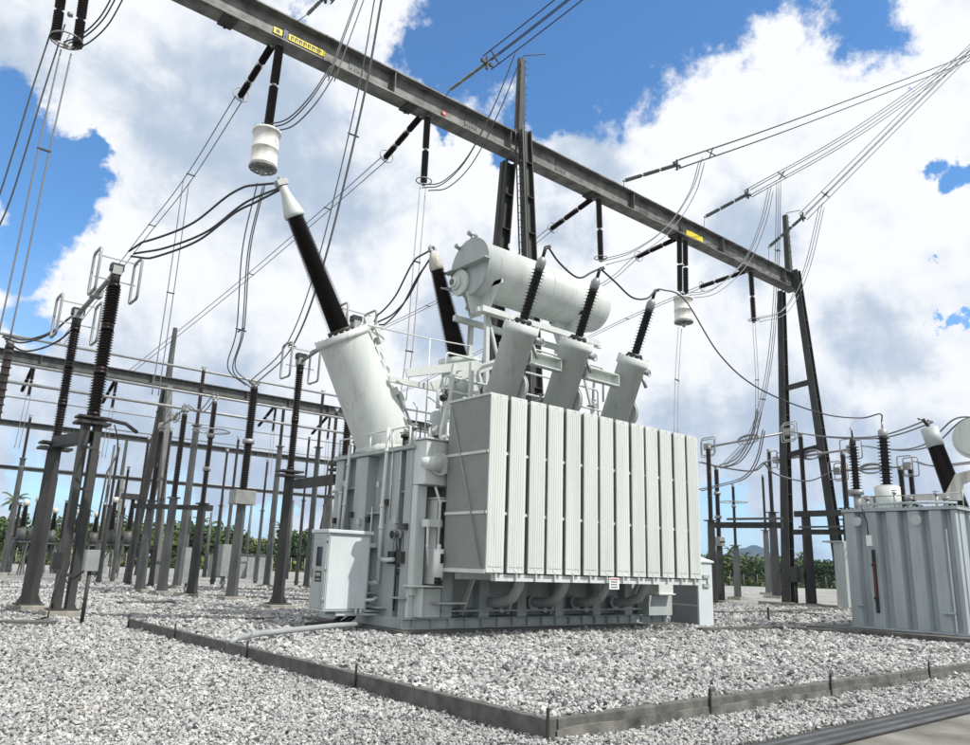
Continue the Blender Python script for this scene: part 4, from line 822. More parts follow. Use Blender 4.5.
# ------------------------------------------------------------------ posts with insulators
def hpost(mb, x, y, z0, z1, w0, w1):
    mb.lathe((x,y,z0),(x,y,z1),[(0,w0*.7),(1,w1*.7)],4,False)
def foundation(x, y, w, h=.18): mb = MB(); mb.mm(x-w,x+w,y-w,y+w,-.1,h); return mb
def frame_loop(c, ax, w, h, r=.03):
    """rounded rectangular corona frame: ax = horizontal axis of the frame"""
    ax = np.array(ax, float); ax /= np.linalg.norm(ax); pts = []
    for (sx, sz, a0) in ((1,1,0),(-1,1,90),(-1,-1,180),(1,-1,270)):
        for k in range(4):
            a = math.radians(a0+30*k); q = .12
            pts.append(np.array(c)+ax*(sx*(w/2-q)+q*math.cos(a))+V(0,0,1)*(sz*(h/2-q)+q*math.sin(a)))
    return MB().loop(pts, r)
def post(name, label, cat, b, zs, zt, w=.32, ri=.13, units=2, steel=STEEL, ins=SILI, group=None, wt=None, fnd=True, top='cap', ring=None, box=None, collar=False, cnt=9, fine=False):
    x, y = float(b[0]), float(b[1]); t = thing(name, label, cat, (x,y,0), group)
    mb = MB(); hpost(mb, x, y, .15 if fnd else 0, zs, w, wt or w*.8); mb.mm(x-w*.8,x+w*.8,y-w*.8,y+w*.8,.15,.2); mb.mm(x-w*.7,x+w*.7,y-w*.7,y+w*.7,zs-.06,zs)
    for s in (-1, 1): mb.prism([(x+s*w*.4,.2),(x+s*w*.8,.2),(x+s*w*.4,.7)],1,y-.015,y+.015)
    build(mb, 'column', steel, t)
    if fnd: build(foundation(x, y, w*1.25), 'footing', CONCL, t, .01)
    n = units; L = (zt-zs)/n
    for k in range(n):
        mb = MB(); q = .06*L; mb.sheds((x,y,zs+k*L+q),(x,y,zs+(k+1)*L-q),ri*.72,ri,cnt,10 if not fine else 16); mb.cyl((x,y,zs+k*L),(x,y,zs+k*L+q),ri*.8,n=10); mb.cyl((x,y,zs+(k+1)*L-q),(x,y,zs+(k+1)*L),ri*.8,n=10); build(mb, 'insulator', ins, t)
    mb = MB(); mb.cyl((x,y,zt),(x,y,zt+.15),ri*.7,n=10); mb.mm(x-ri,x+ri,y-ri*.6,y+ri*.6,zt+.15,zt+.22); build(mb, 'terminal', ALU, t)
    if ring: mb = MB(); mb.ring((x,y,ring[0]),(0,0,1),ring[1],.03,22,6); mb.bar((x-ring[1],y,ring[0]),(x+ring[1],y,ring[0]),.025); mb.bar((x,y-ring[1],ring[0]),(x,y+ring[1],ring[0]),.025); build(mb, 'corona_ring', ALU, t)
    if collar:
        for k in range(1, n): mb = MB(); mb.cyl((x,y,zs+k*L-.09),(x,y,zs+k*L+.09),ri*1.25,n=14); build(mb, 'collar', ALU, t)
    if box: mb = MB(); mb.mm(x-box,x+box,y-box*.8,y+box*.8,zs-.3,zs+.25); build(mb, 'tank_box', BOXM, t, .02)
    return t
def PB(px, py): q = PZ(px, py, 0); return q
# left disconnector pair
b1 = PZ(61,617)[:2]; b2 = PZ(27,611)[:2]
DSC = 'tall disconnector posts'
def discpost(label, b, zs, zt, w=.31, ri=.19, twin=False, steel=STEEL, frames=True, n=3):
    x, y = b; t = thing('disconnector_post', label, 'insulator post', (x,y,0), DSC)
    mb = MB()
    if twin:
        for s in (-.15, .15): mb.mm(x+s-.09,x+s+.09,y-.16,y+.16,.18,zs)
        for z in np.arange(1, zs, 1.1): mb.mm(x-.2,x+.2,y-.17,y-.162,z,z+.08)
    else: hpost(mb, x, y, .18, zs, w, w*.85)
    mb.mm(x-.34,x+.34,y-.34,y+.34,.16,.21)
    for s in (-1, 1): mb.prism([(x+s*.12,.21),(x+s*.33,.21),(x+s*.12,.6)],1,y-.02,y+.02)
    build(mb, 'column', steel, t); build(foundation(x, y, .45, .17), 'footing', CONCL, t, .01)
    mb = MB(); mb.mm(x-.42,x+.42,y-.3,y+.3,zs,zs+.07); mb.mm(x-.4,x+.4,y-.28,y+.28,zs+.16,zs+.22); mb.cyl((x,y,zs+.07),(x,y,zs+.25),.16,n=12); build(mb, 'head_plate', STEELD, t)
    L = (zt-zs-.25)/n
    for k in range(n):
        z0 = zs+.25+k*L; mb = MB(); mb.sheds((x,y,z0+.1),(x,y,z0+L-.1),ri*.7,ri,int(L/.085),18); mb.cyl((x,y,z0),(x,y,z0+.1),ri*.85,n=16); mb.cyl((x,y,z0+L-.1),(x,y,z0+L),ri*.85,n=16); build(mb, 'insulator', PORC, t)
    mb = MB(); mb.cyl((x,y,zt),(x,y,zt+.45),.13,n=12); mb.box((x,y,zt+.5),(.34,.26,.2)); build(mb, 'terminal', STEELD, t)
    if frames:
        for s in (-1, 1): build(frame_loop((x+s*.55,y,zt+.25),(0,1,0),.75,1.25,.04), 'corona_frame', ALU, t)
        for q in (.75,.1): mb = MB(); mb.bar((x-.55,y,zt+q),(x+.55,y,zt+q),.03); build(mb, 'frame_arm', ALU, t)
    return t
z1 = up(268, b1); z1s = up(425, b1); z2 = up(312, b2); z2s = up(450, b2)
D1 = discpost('tall dark ribbed insulator on a twin channel column, nearest at the left', b1, z1s, z1-.5, twin=True, ri=.2)
discpost('slimmer dark insulator on a single column just left of the nearest one', b2, z2s, z2-.5, ri=.15)
def blade(label, a, b, r=.06, oval=True, par=None):
    a = np.array(a, float); b = np.array(b, float)
    mb = MB(); mb.cyl(a, b, r, n=10); mb.box(a, (.25,.3,.25)); mb.box(b, (.25,.3,.25)); mb.box((a+b)/2, (.3,.35,.22)); t = build(mb, 'blade', ALU, par)
    if oval:
        m = (a+b)/2; build(MB().loop([m+V(0,.45*math.cos(k*PI/8),.22*math.sin(k*PI/8))+V(.12,0,0) for k in range(16)], .025), 'corona_frame', ALU, t)
        build(MB().loop([m+V(0,.45*math.cos(k*PI/8),.22*math.sin(k*PI/8))-V(.12,0,0) for k in range(16)], .025), 'corona_frame', ALU, t)
    return t
blade('', (b1[0],b1[1],z1-.1), (b2[0],b2[1],z2-.1), .07, False, D1)
mb = MB(); mb.bar((b1[0],b1[1]+.2,z1s-.3),(b2[0],b2[1]-.15,z1s-.3),.3,.3); tag(build(mb, 'cross_beam', STEELD, org=(4.9,22,z1s)), 'dark steel beam tying the two nearest left columns together', 'beam')
mb = MB(); mb.rings([(5.35,21.5,z1s-.1),(5.5,21.6,z1s-.4),(5.4,21.0,z1s-.9),(5.02,20.2,3.5),(4.97,20.2,2.2)],.022,6); mb.rings([(5.2,22,z1s+.1),(5.6,21.4,z1s-.05),(5.75,20.9,z1s-.3)],.05,8)
tag(build(mb, 'operating_rod', STEEL, org=(5,20.5,2)), 'thin steel operating rod beside the nearest left column', 'rod')
t = thing('switch_box', 'small grey operating box on a thin post at the far left', 'box', (4.97,20.2,0))
mb = MB(); mb.cyl((4.97,20.2,0),(4.97,20.2,1.25),.045,n=8); build(mb, 'post', STEEL, t); mb = MB(); mb.mm(4.82,5.12,20.08,20.32,1.2,1.68); build(mb, 'box', BOXM, t, .01)
mb = MB(); mb.rings([(4.9,20.4,1.2),(4.7,20.9,.9),(4.75,21.5,1.0),(4.85,21.7,1.3)], .02, 6); mb.rings([(4.75,21.7,1.5),(4.6,21.7,.6),(4.5,21.4,.1),(4.2,21.3,.02)], .02, 6); mb.mm(4.45,4.65,21.6,21.85,1.2,1.6)
tag(build(mb, 'control_cable', BLACK, org=(4.9,21,0)), 'thin black cable looping by the base of the nearest left column', 'cable')
bundle('three dark cables curving left from the slimmer insulator', [PY(80,312,25.7), PY(55,335,25.7), PY(25,345,25.7), PY(4,338,25.7)], 3, .4, .024, WIRED, 'cables from the main bushings', taper=(.3,.5))
# far-left cut-off post
post('disconnector_post', 'dark insulator post cut by the left edge of the picture', 'insulator post', (3.6,28.6), up(500,(3.6,28.6)), up(345,(3.6,28.6)), .3, .17, 2, group=DSC)
# second phase: L7 and its hidden partner
b7 = PB(277,609)[:2]; b7 = V(12.1, 25.0)
zt7 = up(362, b7); zs7 = up(477, b7)
D7 = discpost('dark insulator on a black column left of the leaning turret', b7, zs7, zt7-.3, steel=STEELD, ri=.15, n=2)
bh = V(12.4,21.8); zh = up(325, bh)
discpost('dark insulator post hidden behind the leaning turret', bh, zs7, zh-.3, steel=STEELD, ri=.15, n=2)
blade('', (12.1,25.0,zt7), (12.4,21.8,zh), .06, False, D7)
mb = MB(); mb.mm(12.1,12.4,21.9,24.8,zs7-.4,zs7-.1); tag(build(mb, 'cross_beam', STEELD, org=(12.2,22,zs7)), 'black steel beam running behind the left end of the transformer tank', 'beam')
# CT with grey box
b6 = PB(231,601)[:2]
post('current_transformer', 'tall brown current transformer with a grey box on a slim column', 'instrument transformer', b6, up(497,b6), up(388,b6), .34, .19, 2, GALV, PORC, wt=.26, box=.42, collar=True, cnt=22, fine=True)
b3 = PB(191,598)[:2]
post('surge_arrester', 'insulator post with a wide flat ring beside the current transformer', 'surge arrester', b3, up(503,b3), up(403,b3), .31, .13, 3, STEEL, SILI, ring=(up(431,b3), .75), collar=True, cnt=14, fine=True)
b4 = PB(161,595)[:2]; b5 = PB(139,593)[:2]
for b, lb, t0, t1_ in ((b4, 'right-hand grey column of the mid-left disconnector frame', 497, 415), (b5, 'left-hand grey column of the mid-left disconnector frame', 500, 432)):
    D4 = post('disconnector_post', lb, 'insulator post', b, up(t0,b), up(t1_,b), .31, .15, 2, GALV, SILI, group=DSC, cnt=14, ring=None)
zb = up(506, b4)
mb = MB(); mb.bar((b5[0]-.6,b5[1]+.2,zb),(b4[0]+1.2,b4[1]-.4,zb),.25,.2); mb.box((b4[0]+1.3,b4[1]-.4,zb),(.5,.4,.25)); tag(build(mb, 'cross_beam', STEELD, org=(b4[0],b4[1],zb)), 'steel cross beam joining the mid-left disconnector columns', 'beam')
blade('', (b5[0],b5[1],up(432,b5)+.3), (b4[0],b4[1],up(415,b4)+.3), .05, True, D4)
bundle('curved leads joining the mid-left posts to the slim ringed post', [(b4[0],b4[1],up(413,b4)+.4), PZ(200,412,up(408,b3))*1., (b3[0],b3[1],up(399,b3)+.2)], 2, .2, .02, None, GJ)
mb = MB(); mb.mm(12.2,12.75,34.5,35.0,.5,2.0); mb.cyl((12.45,34.7,0),(12.45,34.7,.5),.06,n=8); tag(build(mb, 'marshalling_box', BOXM, org=(12.4,34.7,0)), 'grey metal box on a short leg among the mid-left posts', 'box')
mb = MB(); q = PB(222,590); mb.mm(q[0]-.3,q[0]+.3,q[1]-.3,q[1]+.3,.7,2.3); mb.cyl((q[0],q[1],0),(q[0],q[1],.7),.08,n=8); tag(build(mb, 'marshalling_box', BOXM, org=(q[0],q[1],0)), 'small grey box behind the column of the current transformer', 'box')
# bus supports: tall pedestal with thin insulator
BS = 'bus support posts in the rear left yard'
for (bx, by, sp, tp, lb) in ((266,588,446,410,'bus support left of the black column'),(306,589,447,394,'bus support between the black column and the leaning turret'),(176,589,425,371,'bus support beside the rear gantry legs'),(2,575,458,418,'bus support at the left picture edge'),(355,590,470,430,'bus support low behind the transformer end')):
    b = PB(bx, by)[:2]; post('bus_support', 'light column with thin insulator, '+lb, 'bus support', b, up(sp,b), up(tp,b), .30, .12, 2, GALV, SILI, group=BS, cnt=10)
for (bx, by, sp, tp, lb) in ((322,590,495,412,'second from the transformer'),(338,592,490,445,'nearest the blue cabinet')):
    b = PB(bx, by)[:2]; post('disconnector_post', 'slim grey column with dark insulator in the rear yard, '+lb, 'insulator post', b, up(sp,b), up(tp,b), .34, .13, 2, GALV, SILI, group=DSC, cnt=12)
rp_ = random.Random(77)
for (bx, by, sp, tp) in ((62,579,520,468),(78,581,510,455),(98,584,505,448),(112,581,515,470),(128,586,500,440),(212,584,505,452),(222,586,500,440),(255,583,510,462),(296,585,500,440),(318,583,505,462),(330,586,498,455),(348,584,505,465),(150,588,498,432),(40,577,522,478)):
    b = PB(bx, by)[:2]; post('bus_support', 'slim dark post with thin insulator in the crowded rear yard', 'bus support', b, up(sp,b), up(tp,b), .2, .1, 2, STEEL if rp_.random() < .5 else GALV, SILI, group='slim posts of the rear yard', cnt=8, fnd=False)
# tubular buses
def tube(lab, p, q, y, r=.07):
    a = PY(*p, y); b = PY(*q, y); d = b-a; a = a-d*.6; b = b+d*1.6; a[2] = b[2] = (PY(*p, y)[2]+PY(*q, y)[2])/2
    mb = MB(); mb.cyl(a, b, r, n=8); tag(build(mb, 'tubular_bus', ALU, org=a), lab, 'bus tube', 'tubular buses of the rear yard')
tube('highest thin horizontal tube over the rear yard', (46,343), (250,379), 42)
tube('middle thin horizontal tube over the rear yard', (5,363), (250,402), 39)
tube('lowest thin horizontal tube over the rear yard', (0,382), (250,417), 36)
tube('very thin lower tube in the rear left yard', (110,475), (240,487), 60, .05)
tube('very thin tube behind the current transformer', (200,440), (330,458), 55, .05)
tube('faint thin tube low in the rear left yard', (0,395), (200,424), 52, .045)
# rear gantries
def rear_gantry(lab, y, pa, pb, xs, bh=.75, mast=3.2, legsw=.55, splay=2.6):
    a = PY(*pa, y); b = PY(*pb, y); z = (a[2]+b[2])/2; t = thing('rear_gantry', lab, 'gantry', (xs[0],y,0), 'rear gantries')
    mb = MB(); ibeam(mb, (min(xs)-30,y,z), (max(xs)+2,y,z), bh, .5, .05)
    for x in np.arange(min(xs)-28, max(xs), 3): mb.mm(x, x+.03, y-.25, y+.25, z-bh*.4, z+bh*.4)
    build(mb, 'beam', GALV, t)
    for x in xs:
        for s, m in ((-1, GALV), (1, STEELD)):
            mb = MB(); mb.bar((x,y+s*splay,0),(x,y+s*.35,z-bh/2),legsw,legsw*.8)
            for k in range(8): q = k/8; mb.box((x,y+s*(splay+(.35-splay)*q),q*(z-bh/2)),(legsw*1.1,legsw*.95,.05))
            build(mb, 'leg', m, t)
        mb = MB(); mb.lathe((x,y,z+bh/2),(x,y,z+bh/2+mast),[(0,.2),(1,.14)],8,False); build(mb, 'earth_mast', GALV, t)
    return z
zg = rear_gantry('nearer rear gantry crossing the left yard with a pale post', 48, (60,362), (247,398), (14.6,38.6), .6, legsw=.42)
zg3 = rear_gantry('lower rear gantry crossing the left yard in the middle distance', 66, (0,420), (337,465), (20.5,44.5,68), .42, 2.5, .38)
zg4 = rear_gantry('lowest and farthest rear gantry at the left', 84, (30,468), (240,490), (22.3,46), .36, 4.0, .36)
for (px, py) in ((35,362),(118,372),(276,406),(330,417)):
    a = PY(px,py,48); e = a+V(0,.2,-1.6); insul_string('small insulator string hanging from the nearer rear gantry', (a[0],48,zg-.3), (a[0],48.1,zg-2.0), .12, units=2, ringat=False, grp='strings hanging from the rear gantries')
    bundle('thin droppers under the nearer rear gantry', [(a[0],48.1,zg-2.0),(a[0]-.2,47.5,zg-5)], 2, .2, .014, None, 'thin droppers of the rear yard')
    insul_string('small insulator string hanging from the nearer rear gantry', (a[0],48.2,zg-.3), (a[0],50.5,zg-1.4), .11, units=2, ringat=False, grp='strings hanging from the rear gantries')

# ------------------------------------------------------------------ right-hand yard
DR = 'posts of the right-hand yard'
def rp(lb, bx, by, sp, tp, w=.4, ri=.16, **k):
    b = PB(bx, by)[:2]; post(k.pop('name','disconnector_post'), lb, k.pop('cat','insulator post'), b, up(sp,b), up(tp,b), w, ri, k.pop('units',3), k.pop('steel',STEELD), SILI, group=DR, cnt=14, **k); return b
r1 = rp('dark post with looped frames just right of the radiator wall', 714, 606, 520, 449)
r2 = rp('dark post with a small pale box beside the looped frame post', 721.5, 603, 541, 470, .38, .17, name='current_transformer', cat='instrument transformer', box=.28, collar=True)
r3 = rp('slim post with a flat ring in the right-hand yard', 738, 599.5, 545, 487, .42, .13, name='surge_arrester', cat='surge arrester', steel=GALV, ring=(up(502,PB(738,599.5)[:2]), .95), collar=True)
r4 = rp('thin tall post with a narrow top left of the right gantry support', 769, 594.5, 530, 477, .5, .15, steel=GALV)
r5 = rp('grey tapering post touching the left side of the gantry support', 777, 598, 512, 452, .6, .2)
q1 = PX(711,447,r1[0]); fb = MB()
bB = V(45.0, 23.6); zB = up(432, bB)
RB1 = post('disconnector_post', 'dark insulator directly beside the right gantry support', 'insulator post', bB, up(515,bB), up(437,bB), .5, .17, 3, STEELD, SILI, group=DR, cnt=14)
bC = V(44.6, 22.1); 
RB2 = post('disconnector_post', 'dark insulator post half hidden behind the right gantry leg', 'insulator post', V(45.2,21.2), up(519,V(45.2,21.2)), up(470,V(45.2,21.2)), .5, .17, 2, STEELD, SILI, group=DR, cnt=14)
def at(px, py, D):
    r_ = ray(px, py); return CAM+r_*D/(r_ @ hd)
def rblade(t0, pa, pb, Da, Db):
    a = at(*pa, Da); b = at(*pb, Db); d = (b-a)/np.linalg.norm(b-a); sd = np.cross(d, V(0,0,1)); sd /= np.linalg.norm(sd)
    mb = MB(); mb.cyl(a, b, .07, n=8); mb.box(a, (.4,.4,.4)); mb.box(b, (.4,.4,.4)); t = build(mb, 'blade', ALU, t0)
    for c in (a, b):
        for s in (-.5, .5): build(frame_loop(c+sd*s*.8, d, .8, 1.05, .035), 'corona_frame', ALU, t)
    m = (a+b)/2
    for s in (-.12, .12, 0): build(MB().loop([m+d*.65*math.cos(k*PI/8)+V(0,0,.26+s*.3)*math.sin(k*PI/8)+sd*s for k in range(16)], .035), 'corona_frame', ALU, t)
for (px, py, pt, D) in ((847,508,455,44),(904,505,470,43),(914,505,470,43.5)):
    a = at(px,py,D); b = (a[0],a[1]); RB3 = post('disconnector_post', 'dark insulator rising behind the right-hand tank', 'insulator post', b, a[2], up(pt,b), .5, .17, 2, STEELD, SILI, group=DR, cnt=12)
rblade(RB1, (708,447), (789,432), 47, 46)
rblade(RB2, (777,460), (851,449), 49, 44)
rblade(RB3, (838,471), (908,466), 46, 43)
def hbar(lb, pa, pb, D, w, h, m=STEELD, nm='cross_beam'):
    a = at(*pa, D); b = at(*pb, D-2); b[2] = a[2]; mb = MB(); mb.bar(a, b, w, h); tag(build(mb, nm, m, org=a), lb, 'beam')
hbar('left black steel beam at the foot of the right gantry support', (713,525), (782,522), 46, .3, .32)
hbar('upper black steel beam right of the right gantry support', (795,514), (842,511), 45, .3, .32)
hbar('lower black steel beam right of the right gantry support', (793,532), (848,529), 45, .25, .28)
hbar('thin grey operating rod left of the right gantry support', (727,519), (782,511), 45, .12, .12, GALV, 'operating_rod')
hbar('thin grey operating rod right of the right gantry support', (799,527), (848,522), 44.5, .1, .1, GALV, 'operating_rod')
GRc = 'slack cables of the right-hand yard'
def rc(lb, *p, n=2): bundle(lb, [at(*q) for q in p], n, .3, .03, None, GRc)
rc('slack cable pair from the radiator wall to the ringed post', (700,462,44), (721,467,46), (752,471,46), (764,463,45), (777,458,45))
rc('slack cable pair sagging below the first right-hand switch arm', (764,463,45), (776,474,46), (808,481,46), (838,468,44))
rc('slack cable pair rising from the ringed post', (700,490,46), (721,485,46), (745,477,46), (757,460,45), (764,430,44))
rc('slack cable pair curving up from the box post', (721,467,46), (738,460,45), (752,438,44), (759,410,43), n=3)
bundle('twin pale cables from the gantry support to the capped right bushing', [at(792,432,45), at(830,437,38), at(880,437,33), at(925,423,29), tipC+V(-.1,.1,.25)], 2, .28, .028, None, 'cables to the right-hand transformer')
bundle('twin pale cables reaching the grey round tank at the right edge', [at(864,446,43), at(900,450,36), at(930,444,32), at(958,420,29), at(985,418,28)], 2, .3, .028, None, 'cables to the right-hand transformer')
bundle('twin pale cables low behind the capped right bushing', [at(914,461,43), at(935,466,40), at(975,462,38)], 2, .3, .028, None, 'cables to the right-hand transformer')
mb = MB(); q = PB(797,606); mb.mm(q[0]-.3,q[0]+.35,q[1]-.3,q[1]+.3,1.35,2.25); mb.cyl((q[0],q[1],0),(q[0],q[1],1.4),.1,n=8); tag(build(mb, 'switch_box', STEEL, org=(q[0],q[1],0)), 'small dark box on a post at the foot of the right gantry support', 'box')

# ------------------------------------------------------------------ small distant equipment at the left
FE = 'small distant equipment at the far left'
def smallct(px, py, ph, k):
    b = PB(px, py); h = up(ph, b); t = thing('instrument_transformer', 'small distant instrument transformer with a pale tank near the treeline', 'instrument transformer', (b[0],b[1],0), FE)
    x, y = b[0], b[1]; mb = MB()
    for sx in (-.3,.3):
        for sy in (-.3,.3): mb.bar((x+sx*1.6,y+sy*1.6,0),(x+sx,y+sy,2.2),.09)
    mb.bar((x-.45,y-.45,1.0),(x+.3,y+.3,2.1),.06); mb.mm(x-.4,x+.4,y-.4,y+.4,2.2,2.3); build(mb, 'stand', GALV, t)
    mb = MB(); mb.cyl((x,y,2.3),(x,y,3.2),.3,n=14); build(mb, 'tank', GALV, t)
    mb = MB(); mb.sheds((x,y,3.3),(x,y,h-.4),.2,.3,12,10,.12,.2); build(mb, 'insulator', PORC, t)
    mb = MB()
    if k: mb.box((x,y,h-.2),(1.6,.5,.4))
    else: mb.cyl((x,y,h-.4),(x,y,h),.22,n=12)
    build(mb, 'head', STEELD if k else WHITED, t)
for a in ((14,574,500,0),(26,575,496,0),(45,573,508,0),(70,574,510,0),(104,577,497,0),(122,578,494,1),(88,574,512,0),(36,572,512,0)): smallct(*a)
for (px, py, pt) in ((8,572,505),(34,573,500),(55,573,503),(94,575,505),(115,573,508),(128,574,503),(62,572,500)):
    b = PB(px, py)[:2]; post('bus_support', 'thin distant insulator post near the treeline', 'bus support', b, 2.6, up(pt,b), .3, .14, 2, GALV, PORC, group='thin distant insulator posts', cnt=7, fnd=False)
for (px, py, pt) in ((182,581,505),(204,577,512),(213,580,495),(278,578,505),(286,579,500),(244,577,500),(95,574,445),(34,572,440),(345,582,510)):
    b = PB(px, py)[:2]; h = up(pt, b); mb = MB(); mb.cyl((b[0],b[1],0),(b[0],b[1],h),.2,.09,n=8); tag(build(mb, 'light_pole', GALV, org=(b[0],b[1],0)), 'thin distant pole standing in front of the treeline', 'pole', 'thin distant poles')
for i, (px, py) in enumerate(((216,577),(236,578),(250,577),(262,579),(58,571),(98,572))):
    b = PB(px, py)[:2]; t = thing('kiosk', 'small pale distant kiosk in the rear left yard', 'cabinet', (b[0],b[1],0), 'distant kiosks'); mb = MB(); mb.mm(b[0]-.6,b[0]+.6,b[1]-.5,b[1]+.5,0,1.9); build(mb, 'body', BOXM, t); mb = MB(); mb.mm(b[0]-.7,b[0]+.7,b[1]-.6,b[1]+.6,1.9,2.0); build(mb, 'roof', GALV, t)
# low concrete cable trenches across the yard
GC = 'low concrete cable trench covers'
for i, (pa, pb, w, lb) in enumerate((((118,605),(172,604),.5,'short trench cover before the mid-left columns'),((200,588),(345,595),.5,'long trench cover behind the black column'),((170,595),(340,603),.5,'nearer trench cover behind the current transformer'),((766,607),(860,613),.6,'trench cover at the foot of the right gantry'),((0,625),(52,626),.5,'trench cover beside the nearest left footing'))):
    a = PZ(*pa); b = PZ(*pb); mb = MB(); mb.bar(V(a[0],a[1],.03), V(b[0],b[1],.03), w, .16); tag(build(mb, 'trench_cover', CONC, org=(a[0],a[1],0)), 'concrete '+lb, 'trench cover', GC)

# ------------------------------------------------------------------ trees, fence, hill
def atd(px, D):
    y = 567+.035*(px-485); r_ = ray(px, y); r_ = r_/(r_ @ hd); return V(r_[0]*D, r_[1]*D, 0)
def crown_mesh(h, w, n, seed, size):
    r = random.Random(seed); mb = MB(); cl = [(r.uniform(-.42,.42)*w, r.uniform(-.42,.42)*w, h*r.uniform(.28,.86), w*r.uniform(.16,.30)) for _ in range(13)]
    for k in range(n):
        c = r.choice(cl); a = r.uniform(0, 2*PI); b = r.uniform(-1, 1); q = c[3]*r.uniform(.55, 1.05)
        p = V(c[0]+q*math.cos(a)*math.sqrt(1-b*b), c[1]+q*math.sin(a)*math.sqrt(1-b*b), c[2]+q*b*.85)
        u = V(r.gauss(0,1), r.gauss(0,1), r.gauss(0,.6)); u /= np.linalg.norm(u); v = np.cross(u, V(r.gauss(0,1), r.gauss(0,1), r.gauss(0,1))); v /= np.linalg.norm(v)
        s = size*r.uniform(.6, 1.3); mb.add([p-u*s-v*s*.5, p+u*s-v*s*.4, p+u*s*.7+v*s*.6, p-u*s*.6+v*s*.5], [(0,1,2,3)])
    return mb
def raw(mb, name, m):
    me = bpy.data.meshes.new(name); me.from_pydata(mb.v, [], mb.f); me.polygons.foreach_set('use_smooth', mb.sm); me.materials.append(m); me.update(); return me
protos = []
for s in range(7):
    h = 6.5; c = raw(crown_mesh(h, 5.5, 900, s, .28), 'crown', LEAF[s % 3])
    mb = MB(); mb.rings([(0,0,-.2),(.1,.05,h*.3),(-.1,.1,h*.6)], [.22,.16,.07], 7)
    for k in range(4): a = k*1.7; mb.rings([(.05,.05,h*.3),(1.2*math.cos(a),1.2*math.sin(a),h*.6)], [.09,.03], 5)
    protos.append((raw(mb, 'trunk', BARK), c))
palms = []
for s in range(4):
    r = random.Random(90+s); h = 9+r.uniform(-1,1.5); lx, ly = r.uniform(-.8,.8), r.uniform(-.8,.8); mb = MB(); mb.rings([(0,0,-.2),(lx*.3,ly*.3,h*.4),(lx*.8,ly*.8,h*.8),(lx,ly,h)], [.22,.16,.13,.12], 7); tk = raw(mb, 'trunk', BARK)
    mb = MB()
    for k in range(18):
        a = k*2.4+r.uniform(-.2,.2); el = r.uniform(-.3,1.1); L = r.uniform(2.0,2.8); prev = V(lx,ly,h); dirv = V(math.cos(a)*math.cos(el), math.sin(a)*math.cos(el), math.sin(el)); sd = V(-math.sin(a), math.cos(a), 0)
        for j in range(7):
            nx = prev+dirv*L/7; w = .34*(1-abs(j-2.5)/6)
            for q in (-1, 1): mb.add([prev, nx, nx+sd*q*w-V(0,0,w*.7)+dirv*.12, prev+sd*q*w-V(0,0,w*.7)], [(0,1,2,3)])
            prev = nx; dirv = dirv-V(0,0,.2); dirv /= np.linalg.norm(dirv)
    palms.append((tk, raw(mb, 'crown', PALML)))
def plant(name, label, cat, pr, p, s, grp, rzv):
    t = bpy.data.objects.new(name, None); COL.objects.link(t); t.location = p; t.rotation_euler = (0,0,rzv); t.scale = s; tag(t, label, cat, grp); ORG[t.name] = p
    for me, nm in ((pr[0],'trunk'),(pr[1],'crown')):
        o = bpy.data.objects.new(nm, me); COL.objects.link(o); o.parent = t
r = random.Random(21)
px = -140
while px < 1130:
    D = (104+48*(px/850)) if px < 850 else 152
    for row in range(2):
        p = atd(px+r.uniform(-6,6), D+row*9+r.uniform(-2,2)); k = .78 if px < 500 else .72
        sc = k*r.uniform(.62,1.28)*(1+.12*row); plant('tree', 'leafy green tree in the treeline behind the yard', 'tree', r.choice(protos), p, (sc*1.15,sc*1.15,sc*(1.05 if px < 500 else .95)), 'treeline trees behind the yard', r.uniform(0,6))
    if r.random() < .6:
        p = atd(px+r.uniform(-6,6), D+3+r.uniform(-2,2)); sc = (.66 if px < 500 else .58)*r.uniform(.65,1.25); plant('palm_tree', 'coconut palm rising out of the treeline', 'palm tree', r.choice(palms), p, (sc,)*3, 'palms in the treeline', r.uniform(0,6))
    px += 13.5 if px < 500 else 12
mb = MB(); rr = random.Random(4)
for px in np.arange(-150, 1140, 2.2):
    for j in range(3):
        D = (100+48*(px/850)) if px < 850 else 148
        p = atd(px, D+rr.uniform(0,6)); 
        for k in range(5):
            q = p+V(rr.uniform(-.6,.6), rr.uniform(-.6,.6), rr.uniform(.1,1.5)); u = V(rr.gauss(0,1),rr.gauss(0,1),rr.gauss(0,.5)); u /= np.linalg.norm(u); v = np.cross(u, V(rr.gauss(0,1),rr.gauss(0,1),rr.gauss(0,1))); v /= np.linalg.norm(v)+1e-6
            mb.add([q-u*.35-v*.2, q+u*.35-v*.2, q+u*.3+v*.25, q-u*.25+v*.2], [(0,1,2,3)])
tag(build(mb, 'undergrowth', LEAF[2]), 'low bushy green and yellow undergrowth along the yard boundary', 'undergrowth', kind='stuff')
fn = thing('boundary_fence', 'thin grey wire boundary fence in front of the treeline', 'fence', tuple(atd(485,120)))
pts = [atd(px, (97+48*(px/850)) if px < 850 else 145) for px in np.linspace(-120, 1100, 90)]
for p in pts: mb = MB(); mb.cyl((p[0],p[1],-.05),(p[0],p[1],2.0),.05,n=6); build(mb, 'fence_post', CONCL, fn)
mb = MB()
for a, b in zip(pts[:-1], pts[1:]):
    for z in (.3,.7,1.1,1.5,1.9): mb.bar(V(a[0],a[1],z), V(b[0],b[1],z), .02)
build(mb, 'fence_wire', GALV, fn)
